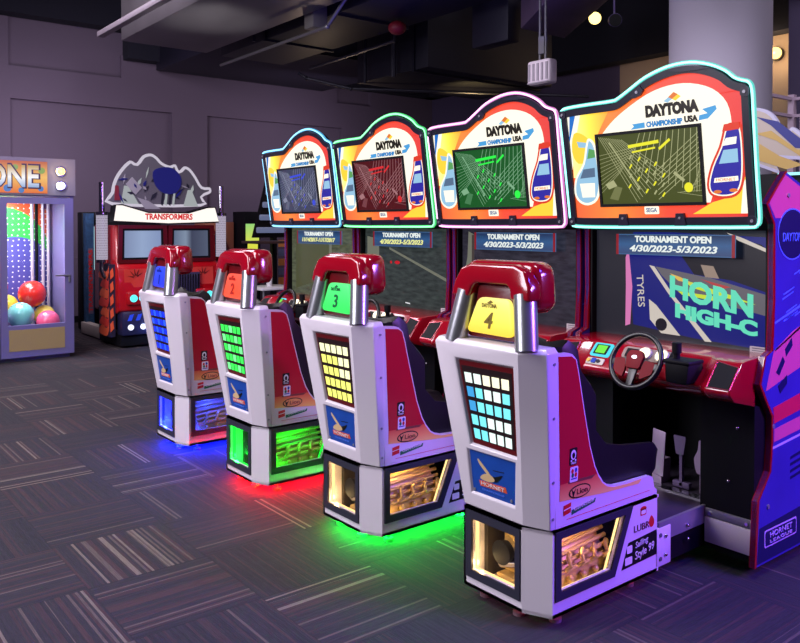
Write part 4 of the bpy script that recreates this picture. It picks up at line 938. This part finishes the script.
# ------------------------------------------------------------------ truck-fronted shooting machine
root = empty('truck_arcade_machine', (-10.4, 3.98, 0), 'red truck-fronted arcade cabin with chrome stacks against the mauve wall', 'arcade machine')
ORG = Vector(root.location)
TF = Frame((-9.7, 0, 0), (0, 1, 0), (0, 0, 1), (1, 0, 0))
mb = MB()
mb.prism([(-10.5, 3.33, 1.50), (-9.74, 3.33, 1.50), (-9.70, 3.33, 1.04), (-9.64, 3.33, .98), (-9.60, 3.33, .46), (-9.70, 3.33, .42), (-10.5, 3.33, .42)], (0, 1.32, 0), 0, .02)
cab = mb.build('cab_body', mat('truck_red', (176, 14, 26), .22, coat=.6, noise=.06), root)
WGL = []
for i, (y0, y1) in enumerate(((3.40, 3.93), (4.03, 4.56))):
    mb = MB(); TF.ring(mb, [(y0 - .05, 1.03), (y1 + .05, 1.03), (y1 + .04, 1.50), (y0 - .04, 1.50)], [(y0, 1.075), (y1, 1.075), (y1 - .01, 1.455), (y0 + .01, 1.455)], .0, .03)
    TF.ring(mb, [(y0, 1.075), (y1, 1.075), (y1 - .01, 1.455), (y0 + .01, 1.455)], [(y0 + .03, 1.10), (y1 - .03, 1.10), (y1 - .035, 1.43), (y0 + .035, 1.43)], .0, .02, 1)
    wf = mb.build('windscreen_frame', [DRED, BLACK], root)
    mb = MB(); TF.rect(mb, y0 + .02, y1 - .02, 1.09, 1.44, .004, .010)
    mb.build('windscreen', grad('windscreen_%d' % i, [(0, (120, 134, 170)), (.5, (150, 170, 206)), (1, (130, 148, 190))] if i == 0 else [(0, (84, 98, 128)), (.35, (130, 146, 170)), (.5, (60, 66, 90)), (1, (86, 96, 120))], 'Y', -.6 if i == 0 else .05, -.05 if i == 0 else .6, .85, .15), wf)  # bluish brightness of the panes is put into the colour as emission
sg = [(3.29, 1.535), (3.31, 1.745), (3.40, 1.755), (3.72, 1.665), (4.25, 1.665), (4.50, 1.735), (4.62, 1.735), (4.665, 1.53), (3.98, 1.505)]
mb = MB(); TF.plate(mb, sg, -.10, .05, 0); TF.plate(mb, inset(sg, .018), .05, .056, 1); sgo = mb.build('header_sign', [BLACK, glow('header_white', (246, 238, 230), 1.1)], root)
text(TF, 'TRANSFORMERS', 3.985, 1.60, .10, glow('header_red', (206, 24, 30), 1), sgo, n=.062, width=.62, bold=.004)
# cut-out board above the sign: plain machinery shapes, no figure
tb = smooth_curve([(3.30, 1.74), (3.29, 1.90), (3.33, 2.06), (3.42, 2.20), (3.52, 2.29), (3.60, 2.26), (3.68, 2.36), (3.78, 2.39), (3.86, 2.35), (3.92, 2.29), (4.02, 2.25), (4.10, 2.27), (4.15, 2.19), (4.22, 2.25), (4.30, 2.22), (4.38, 2.12), (4.46, 2.0), (4.57, 1.99), (4.58, 1.92), (4.46, 1.86), (4.44, 1.74)], 3)
mb = MB(); TF.plate(mb, tb, -.03, -.01, 0); TF.plate(mb, inset(tb, .035), -.01, -.006, 1)
rr = random.Random(3)
TF.plate(mb, smooth_curve([(3.80, 2.16), (3.90, 2.22), (4.05, 2.22), (4.16, 2.12), (4.16, 1.99), (4.08, 1.90), (3.94, 1.90), (3.83, 2.0)], 3), -.004, .006, 2)
for pts in ([(3.40, 1.76), (3.44, 1.98), (3.49, 1.98), (3.62, 1.76)], [(4.20, 1.74), (4.26, 1.95), (4.31, 1.95), (4.40, 1.74)]): TF.plate(mb, pts, -.004, .0, 3)
TF.plate(mb, [(3.46, 2.0), (3.54, 2.09), (3.66, 1.96), (3.58, 1.87)], -.004, .002, 4); TF.plate(mb, [(3.60, 1.84), (3.74, 1.80), (3.90, 1.70), (3.70, 1.70)], -.004, .002, 4)
TF.plate(mb, [(3.32, 1.80), (3.33, 1.98), (3.37, 1.98), (3.39, 1.80)], -.004, .001, 5)
for q in range(46):
    y = 3.38 + rr.random() * 1.05; z = 1.80 + rr.random() * .42
    lim = 2.12 if 3.42 < y < 3.5 else 2.24 - abs(y - 3.8) * .45
    if z > lim - .03 or (3.82 < y < 4.14 and 1.92 < z < 2.2): continue
    a = rr.random() * 3; l = .03 + rr.random() * .05; w_ = .008 + rr.random() * .018; c_, s_ = math.cos(a), math.sin(a)
    TF.plate(mb, [(y - c_ * l, z - s_ * l), (y + s_ * w_, z - c_ * w_), (y + c_ * l, z + s_ * l), (y - s_ * w_, z + c_ * w_)], -.005, .0005 * (q % 9) + .001, [3, 6, 4, 6, 2][q % 5])
for q in range(4):
    TF.plate(mb, [(3.90 + q * .05, 1.76), (3.915 + q * .05, 1.90), (3.94 + q * .05, 1.90), (3.925 + q * .05, 1.74)], -.004, .004, 3 if q % 2 else 6)
mb.build('cut_out_board', [glow('board_rim', (214, 206, 222), .8), mat('board_grey', (92, 88, 98), .4), glow('board_navy', (26, 28, 110), .8), glow('board_silver', (176, 182, 184), .75), mat('board_steel', (150, 146, 156), .35), mat('board_red', (120, 30, 40), .4), mat('board_dark', (34, 34, 48), .3)], sgo)
# grille, lamps, bumper
mb = MB(); mb.box(-9.63, -9.58, 4.03, 4.37, .42, .90, 1, .01)
for i in range(9): mb.box(-9.58, -9.565, 4.05 + i * .035, 4.067 + i * .035, .44, .88, 0)
mb.build('grille', [CHROME, mat('grille_back', (50, 46, 80), .4)], root)
for s_ in (-1, 1):
    mb = MB(); yc = 3.99 + s_ * .44; mb.box(-9.62, -9.55, yc - .13, yc + .13, .53, .69, 0, .02)
    hb = mb.build('headlight_housing', mat('truck_red', (176, 14, 26)), root)
    for d in (-.055, .055):
        mb = MB(); mb.cyl((-9.56, yc + d, .61), (-9.54, yc + d, .61), .045, 18); mb.build('headlight', glow('head_cyan', (90, 236, 250), 1.4), hb)
    mb = MB()
    for q in range(5):
        a = q * .6 + .3; TFp = [(yc + math.cos(a) * .02, .86 + math.sin(a) * .02), (yc + math.cos(a + .25) * .10, .86 + math.sin(a + .25) * .11), (yc + math.cos(a + .5) * .03, .86 + math.sin(a + .5) * .03)]
        mb.prism([(-9.628, y, z) for y, z in TFp], (.004, 0, 0), 1)
    mb.prism([(-9.632, yc - .14, .74), (-9.626, yc + .14, .74), (-9.640, yc + .14, .96), (-9.640, yc - .14, .96)], (.008, 0, 0), 0)
    mb.build('flame_badge', [mat('flame_orange_red', (206, 60, 50), .3), BLACK], root)
mb = MB(); mb.box(-9.75, -9.56, 3.36, 4.62, .16, .45, 0, .02); mb.box(-10.4, -9.62, 3.36, 4.62, .03, .16, 1)
bmp = mb.build('bumper', [mat('bumper_navy', (34, 36, 70), .3), BLACK], root)
for i in range(8):
    mb = MB(); y = 3.46 + i * .152; mb.cyl((-9.56, y, .26), (-9.545, y, .26), .035, 14); mb.build('fog_lamp', glow('fog_white', (226, 232, 255), 1.6), bmp)
mb = MB()
for i in range(12): mb.prism([(-9.558, 3.42 + i * .10, .34), (-9.558, 3.47 + i * .10, .34), (-9.558, 3.50 + i * .10, .42), (-9.558, 3.45 + i * .10, .41)], (.004, 0, 0))
mb.build('bumper_decoration', glow('bumper_blue', (40, 70, 230), .9), bmp)
light('POINT', 'bumper_light', (-9.45 + 10.4, -.3, .25), (.3, .45, 1), 1.5, .05, parent=root)
for s_ in (-1, 1):
    yc = 3.99 + s_ * (.80 if s_ > 0 else .772)
    mb = MB(); mb.cyl((-9.85, yc, 1.0), (-9.85, yc, 2.02), .035, 16); mb.tube([(-9.85, yc, 1.06), (-9.85, yc, .96), (-9.85, yc - s_ * .03, .88), (-9.85, yc - s_ * .10, .85)], .035, 12); mb.cyl((-9.85, yc, 1.04), (-9.85, yc, 1.08), .072, 20); mb.cyl((-9.85, yc, 1.62), (-9.85, yc, 1.66), .072, 20)
    st = mb.build('exhaust_stack', CHROME, root)
    mb = MB(); mb.cyl((-9.85, yc, 1.07), (-9.85, yc, 1.64), .066, 24)
    rs = 18
    for a in range(20):
        for b in range(rs):
            t = a * 2 * math.pi / 20 + (b % 2) * .157; z = 1.10 + b * .030; x = -9.85 + math.cos(t) * .066; y = yc + math.sin(t) * .066
            if math.cos(t) < -.3: continue
            d = Vector((math.cos(t), math.sin(t), 0)); e_ = Vector((-d.y, d.x, 0)) * .006; u_ = Vector((0, 0, .006)); c = Vector((x, y, z)) + d * .001
            mb.add([c - e_, c - u_, c + e_, c + u_], [(0, 1, 2, 3)], 1)
    mb.build('heat_shield', [glow('shield_self_lit', (206, 196, 220), .62), mat('hole_dark', (90, 50, 90), .5)], st)  # brightness of the shield is put in as emission; it is no lamp
# flank with flame print, rear screen cabinet, base
mb = MB(); mb.box(-10.45, -9.72, 4.66, 4.72, .14, 1.02, 0); mb.build('flank_panel', mat('flank_navy', (40, 36, 60), .4), root)
mb = MB(); mb.box(-10.1, -9.72, 3.26, 3.33, .14, 1.02, 0)
fk = mb.build('flank_panel', mat('flank_navy', (40, 36, 60), .4), root)
mb = MB()
for q in range(7):
    z0 = .18 + q * .115; x0_ = -10.12 + (q % 3) * .04
    pts = smooth_curve([(x0_, z0), (x0_ + .15, z0 + .10), (x0_ + .30, z0 + .06), (x0_ + .50, z0 + .16), (x0_ + .34, z0 - .02), (x0_ + .16, z0 - .03)], 3)
    mb.prism([(max(-10.09, min(-9.73, x)), 3.258, min(1.01, z)) for x, z in pts], (0, -.003, 0), q % 2)
mb.build('flame_print', [mat('flame_orange', (236, 96, 60), .4), mat('flame_red', (220, 60, 50), .4)], fk)
for q in range(6):
    pass
mb = MB()
for q in range(5):
    mb.prism([(-9.712, 3.27, .2 + q * .16), (-9.712, 3.31, .24 + q * .16), (-9.712, 3.30, .34 + q * .16), (-9.712, 3.265, .30 + q * .16)], (.004, 0, 0))
mb.build('flame_edge', mat('flame_orange', (236, 96, 60)), fk)
mb = MB(); mb.box(-11.5, -11.3, 3.42, 4.55, .05, 1.68, 0, .01); scb = mb.build('screen_cabinet', CABBLK, root)
mb = MB(); mb.box(-11.30, -11.2, 3.44, 3.55, .02, 1.66); mb.build('blue_side_print', mat('blue_mottled_print', (40, 74, 110), .4, noise=.8, nscale=22), scb)
SB = Frame((-11.2, 0, 0), (0, 1, 0), (0, 0, 1), (1, 0, 0)); mb = MB(); SB.rect(mb, 3.475, 3.535, .28, 1.18, 0, .003); mb.build('print_strip', mat('strip_mauve', (110, 100, 120), .5), scb)
text(SB, 'TRANSFORMERS', 3.505, .73, .07, PRED, scb, n=.005, width=.86, rot=math.pi / 2, bold=.002)
mb = MB(); SB.rect(mb, 3.545, 4.45, .88, 1.48, -.099, -.08); mb.build('screen', glow('pale_screen', (150, 196, 206), 1.0), scb)
mb = MB(); mb.box(-11.3, -9.8, 3.40, 3.50, .02, .17, 0, .005); mb.box(-11.3, -9.8, 3.5, 4.6, .02, .1, 1); mb.build('platform', [mat('cream_plinth', (190, 180, 170), .5), BLACK], root)
mb = MB(); mb.box(-10.45, -10.2, 3.5, 4.5, .1, .95, 0, .03); mb.build('bench_seat', LEATHER, root)
ORG = Vector((0, 0, 0))

# ------------------------------------------------------------------ ball prize machine at the left
LAV = mat('lavender_metal', (112, 106, 158), .4, metal=.2)
root = empty('ball_prize_machine', (-9.85, 1.98, 0), 'tall glass-fronted prize machine holding coloured balls, at the left edge', 'prize machine')
ORG = Vector(root.location)
CF_ = Frame((-9.4, 0, 0), (0, 1, 0), (0, 0, 1), (1, 0, 0))
mb = MB(); mb.box(-10.3, -9.42, 1.2, 1.24, .05, 2.22); mb.box(-10.3, -9.42, 2.72, 2.76, .05, 2.22); mb.box(-10.3, -10.26, 1.24, 2.72, .05, 2.22); mb.box(-10.3, -9.42, 1.24, 2.72, .05, .26); mb.box(-10.3, -9.42, 1.24, 2.72, 1.82, 2.22)
mb.box(-10.28, -9.46, 1.24, 2.72, .0, .05)
mb.build('cabinet', mat('lavender_side', (100, 95, 140), .45), root)
for y0, y1 in ((1.22, 1.975), (1.985, 2.745)):
    mb = MB(); CF_.ring(mb, [(y0, .05), (y1, .05), (y1, 1.80), (y0, 1.80)], [(y0 + .07, .40), (y1 - .095, .40), (y1 - .095, 1.735), (y0 + .07, 1.735)], -.02, .02)
    dr = mb.build('door', LAV, root)
    mb = MB(); CF_.rect(mb, y0 + .07, y1 - .095, .40, 1.735, -.012, -.008); mb.build('door_pane', glass, dr)
    mb = MB(); CF_.rect(mb, y0 + .08, y1 - .10, .12, .355, .02, .024); mb.build('lower_panel', mat('olive_panel', (150, 130, 90), .5), dr)
    mb = MB(); mb.cyl((-9.37, y1 - .05, .86), (-9.37, y1 - .05, .92), .010, 8); mb.box(-9.39, -9.36, y1 - .20, y1 - .04, .925, .94); mb.build('door_latch', SILVER, dr)
mb = MB(); CF_.rect(mb, 1.20, 2.77, 1.83, 2.24, -.02, .02, 0); CF_.rect(mb, 1.22, 2.47, 1.85, 2.20, .02, .024, 1)
for y, z, r_, mi in ((1.9, 2.12, .05, 2), (2.06, 1.9, .04, 3), (2.14, 2.13, .03, 2), (2.40, 1.90, .03, 3), (2.41, 2.1, .035, 2), (1.8, 1.92, .05, 2), (2.2, 1.88, .03, 3)):
    CF_.plate(mb, ell(y, z, r_, r_, 16), .024, .028, mi)
hd = mb.build('header', [mat('header_frame', (110, 104, 120), .4), grad('header_art', [(0, (226, 110, 40)), (.5, (240, 190, 90)), (1, (190, 90, 40))], 'Z', 1.85, 2.2, .9), glow('bubble_green', (140, 170, 60), .9), glow('bubble_blue', (80, 130, 190), .9)], root)
text(CF_, 'ZONE', 2.02, 2.02, .35, glow('letter_dark', (60, 40, 60), .8), hd, n=.031, width=.76, bold=.018)
text(CF_, 'ZONE', 2.02, 2.02, .33, grad('letter_fill', [(0, (110, 150, 200)), (.5, (240, 240, 240)), (1, (190, 160, 90))], 'Z', 1.9, 2.14, 1.0), hd, n=.034, width=.72, bold=.008)
for z, c, nm in ((2.10, (255, 214, 110), 'amber'), (1.94, (226, 236, 255), 'cool')):
    mb = MB(); a = Vector((-9.38, 2.61, z)); mb.cyl(a, a + Vector((.03, 0, 0)), .055, 20, 1); mb.ball(a + Vector((.035, 0, 0)), .042, 16, 0, (.5, 1, 1)); mb.build('header_lamp', [glow('lamp_' + nm, c, 3.0), CHROME], hd)
light('POINT', 'header_lamp_light', (-9.25 + 9.85, .63, 2.10), (1, .72, .3), 1.2, .04, parent=root)
light('POINT', 'header_lamp_light', (-9.25 + 9.85, .63, 1.94), (.8, .85, 1), .6, .04, parent=root)
light('AREA', 'cabinet_light', (.0, .0, 1.80), (1, .95, 1), 34, .6, parent=root)
light('POINT', 'cabinet_light', (.3, .3, 1.2), (1, .92, 1), 9, .1, parent=root)
# printed backdrop: coloured balls with white dots
def dotted(name, c):
    m = mat(name, c, .4); nt = m.node_tree; b = nt.nodes['Principled BSDF']
    tc = nt.nodes.new('ShaderNodeTexCoord'); v = nt.nodes.new('ShaderNodeTexVoronoi'); v.voronoi_dimensions = '2D'; v.inputs['Scale'].default_value = 16; v.inputs['Randomness'].default_value = .3; sy_ = nt.nodes.new('ShaderNodeSeparateXYZ'); cy_ = nt.nodes.new('ShaderNodeCombineXYZ')
    st = nt.nodes.new('ShaderNodeMath'); st.operation = 'LESS_THAN'; st.inputs[1].default_value = .13
    mx = nt.nodes.new('ShaderNodeMix'); mx.data_type = 'RGBA'; mx.inputs[6].default_value = lin(c); mx.inputs[7].default_value = lin((235, 240, 240))
    nt.links.new(tc.outputs['Object'], sy_.inputs[0]); nt.links.new(sy_.outputs[1], cy_.inputs[0]); nt.links.new(sy_.outputs[2], cy_.inputs[1]); nt.links.new(cy_.outputs[0], v.inputs['Vector']); nt.links.new(v.outputs['Distance'], st.inputs[0]); nt.links.new(st.outputs[0], mx.inputs[0]); nt.links.new(mx.outputs[2], b.inputs['Base Color']); return m
BF = Frame((-10.24, 0, 0), (0, 1, 0), (0, 0, 1), (1, 0, 0))
mb = MB(); BF.rect(mb, 1.25, 2.71, .42, 1.81, 0, .003, 0)
def clipc(cu, cv, r_): return [(max(1.25, min(2.70, a)), max(.42, min(1.80, b))) for a, b in ell(cu, cv, r_, r_, 40)]
for i_, (cu, cv, r_, mi) in enumerate(((2.2, 1.75, .36, 1), (2.25, 1.42, .50, 2), (2.15, 1.16, .56, 3), (2.32, .86, .50, 4), (1.6, .9, .4, 2))): BF.plate(mb, clipc(cu, cv, r_), .003, .005 + .0015 * i_, mi)
mb.build('printed_backdrop', [mat('backdrop_plum', (110, 60, 120), .5), dotted('dots_green', (60, 190, 80)), dotted('dots_orange', (220, 90, 50)), dotted('dots_lime', (50, 180, 70)), dotted('dots_violet', (70, 70, 150))], root)
for i, (x, y) in enumerate(((-10.12, 2.49), (-10.17, 2.55), (-10.12, 2.61), (-10.12, 2.67))):
    mb = MB(); mb.cyl((x, y, .26), (x, y, 1.82), .018, 14); mb.build('chute_pole', [mat('pole_white', (190, 184, 196), .3, metal=.3), BLACK][i == 1], root)
ORG = Vector((0, 0, 0))
def ball(c, r_, colr, label):
    mb = MB(); mb.ball(c, r_, 28); m = mat('ball_%d_%d_%d' % colr, colr, .25, coat=.5, noise=.12, nscale=14)
    return tag(mb.build('toy_ball', m), label, 'ball', 'balls in the prize machine')
ball((-9.66, 2.25, .485), .145, (120, 200, 195), 'pale teal ball in the prize machine, below the big red one')
ball((-9.60, 1.975, .405), .13, (176, 130, 190), 'pale purple ball at the bottom left of the prize machine window')
ball((-9.60, 2.525, .40), .128, (226, 90, 130), 'pink ball at the bottom right of the prize machine window')
ball((-9.90, 2.43, .70), .155, (216, 44, 34), 'big red ball on top of the pile in the prize machine')
ball((-10.0, 2.17, .56), .14, (236, 206, 70), 'yellow ball behind the teal ball in the prize machine')
ball((-9.93, 2.57, .44), .12, (240, 220, 90), 'yellow ball between the red and pink balls in the prize machine')
ball((-9.80, 2.02, .80), .13, (206, 50, 40), 'red ball at the left edge of the prize machine window')

# ------------------------------------------------------------------ things behind, between truck and racers
e = empty('slatted_light_tower', (-11.2, 6.35, 0), 'dark tapering tower with blue-grey light bars beside the blue-lit racing sign', 'game tower'); ORG = Vector(e.location)
mb = MB(); mb.prism([(-11.3, 6.02, 1.30), (-11.3, 6.9, 1.30), (-11.3, 6.8, 2.35), (-11.3, 6.30, 2.35)], (.1, 0, 0)); mb.box(-11.3, -11.2, 6.35, 6.42, 0, 1.3); mb.box(-11.3, -11.2, 6.72, 6.8, 0, 1.3); mb.box(-11.35, -11.15, 6.2, 6.9, 0, .04); mb.build('tower_body', BLACK, e)
for k in range(5):
    mb = MB(); z = 1.42 + k * .20; y0 = 6.04 + .055 * k; mb.box(-11.2, -11.15, y0, 6.62, z - .045, z + .045, 0, .02, 3); mb.build('light_bar', glow('bar_slate', (104, 112, 146), .8), e)
mb = MB()
for k in range(7): mb.box(-11.21, -11.19, 6.45, 6.70, .25 + k * .15, .36 + k * .15, k % 2)
mb.build('striped_panel', [mat('panel_amber', (200, 130, 70), .5), mat('panel_slate', (90, 100, 140), .5)], e)
e = empty('arcade_cabinet', (-11.9, 6.3, 0), 'narrow cabinet with a glowing yellow-green screen behind the tall table', 'arcade cabinet'); ORG = Vector(e.location)
mb = MB(); mb.box(-12.2, -11.8, 6.15, 6.45, .0, 1.72, 0, .01); mb.build('cabinet_body', CABBLK, e)
mb = MB(); mb.box(-11.8, -11.79, 6.18, 6.42, .78, 1.52); mb.build('screen', grad('lime_screen', [(0, (110, 190, 90)), (.5, (226, 226, 70)), (1, (150, 214, 120))], 'Z', .78, 1.52, .9), e)
e = empty('arcade_cabinet', (-12.2, 5.9, 0), 'brown-fronted cabinet with dark slanted artwork right of the truck', 'arcade cabinet'); ORG = Vector(e.location)
mb = MB(); mb.box(-12.5, -12.1, 5.60, 6.12, 0, 1.55, 0, .01); mb.build('cabinet_body', mat('brown_laminate', (150, 90, 70), .5, noise=.1), e)
mb = MB(); mb.prism([(-12.1, 5.62, 1.42), (-12.1, 5.90, 1.30), (-12.1, 6.08, .95), (-12.1, 6.08, .55), (-12.1, 5.62, .55)], (.01, 0, 0), 0); mb.prism([(-12.09, 5.62, 1.46), (-12.09, 5.92, 1.34), (-12.09, 6.10, .95), (-12.09, 6.10, .90), (-12.09, 5.89, 1.29), (-12.09, 5.62, 1.41)], (.01, 0, 0), 1)
for q in range(12): mb.prism([(-12.09, 5.66 + rr.random() * .3, .6 + rr.random() * .5)] + [(-12.09, 5.70 + rr.random() * .3, .6 + rr.random() * .5) for _ in range(2)], (.004, 0, 0), 2)
mb.build('dark_artwork', [mat('art_navy', (24, 26, 56), .4), mat('art_maroon', (90, 30, 40), .4), mat('art_slate', (54, 60, 110), .4)], e)
e = empty('bar_table', (-10.7, 5.95, 0), 'tall black bar table in front of the slatted tower', 'table'); ORG = Vector(e.location)
mb = MB(); mb.box(-10.95, -10.45, 5.66, 6.24, 1.22, 1.26, 0, .006); mb.build('tabletop', mat('dark_table_top', (70, 50, 50), .4), e)
for x, y, dx, dy in ((-10.9, 5.72, 0, -.04), (-10.5, 5.72, 0, -.04), (-10.9, 6.18, 0, .04), (-10.5, 6.18, 0, .04)):
    mb = MB(); mb.tube([(x, y, 1.22), (x + dx, y + dy, 0)], .02, 8); mb.build('leg', BLACK, e)
e = empty('low_table', (-9.9, 5.6, 0), 'small white square table behind the second racing seat', 'table'); ORG = Vector(e.location)
mb = MB(); mb.box(-10.15, -9.65, 5.30, 5.85, .60, .64, 0, .008); mb.build('tabletop', PWHITE, e)
for x in (-10.1, -9.7):
    for y in (5.35, 5.8):
        mb = MB(); mb.cyl((x, y, 0), (x, y, .60), .018, 10); mb.build('leg', SILVER, e)
mb = MB(); mb.cyl((-9.9, 5.55, .64), (-9.9, 5.55, .76), .04, 16, 0, .045); ORG = Vector((0, 0, 0)); tag(mb.build('drinking_cup', PWHITE), 'white cup standing on the small white table', 'cup')
light('POINT', 'corner_light', (-10.2, 6.6, 2.6), (1, .72, .5), 12, .1)

# ------------------------------------------------------------------ machine behind at the right with a wave-shaped topper
e = empty('arcade_cabinet', (-1.9, 4.7, 0), 'dark machine with a wave-edged cream, yellow and blue topper, right of the column', 'arcade cabinet'); ORG = Vector(e.location)
mb = MB(); mb.box(-2.5, -1.3, 4.62, 5.3, 0, 1.80, 0, .01); mb.build('cabinet_body', CABBLK, e)
WV = Frame((0, 4.60, 0), (1, 0, 0), (0, 0, 1), (0, -1, 0))
wave = smooth_curve([(-2.62, 1.95), (-2.6, 2.10), (-2.50, 2.20), (-2.36, 2.19), (-2.28, 2.14), (-2.23, 2.05), (-2.20, 2.035), (-2.17, 2.06), (-2.13, 2.03), (-2.09, 2.0), (-2.0, 1.98), (-1.93, 1.99), (-1.85, 2.06), (-1.7, 2.06), (-1.5, 1.98), (-1.4, 1.84), (-1.5, 1.80)], 3) + [(-2.25, 1.80)]
mb = MB(); WV.plate(mb, wave, -.03, 0, 0); WV.plate(mb, inset(wave, .018), 0, .002, 1)
WV.plate(mb, [(-2.38, 2.14), (-2.29, 2.08), (-2.15, 1.94), (-1.6, 1.86), (-1.6, 1.90), (-2.12, 1.99), (-2.25, 2.10)], .002, .004, 3)
WV.plate(mb, [(-2.38, 2.04), (-2.26, 1.99), (-2.12, 1.89), (-1.6, 1.83), (-1.6, 1.86), (-2.14, 1.93), (-2.29, 2.05)], .002, .004, 2)
WV.plate(mb, [(-2.36, 1.98), (-2.24, 1.90), (-2.1, 1.84), (-2.2, 1.82), (-2.36, 1.88)], .002, .004, 2)
tp = mb.build('topper_board', [glow('topper_rim', (190, 180, 225), .75), mat('topper_cream', (160, 148, 140), .6), mat('topper_yellow', (170, 140, 76), .6), mat('topper_blue', (26, 32, 110), .6)], e)
mb = MB(); WV.rect(mb, -2.24, -1.45, 1.785, 1.80, 0, .02); mb.build('light_strip', glow('ice_strip', (150, 230, 240), 1.4), e)
ORG = Vector((0, 0, 0))
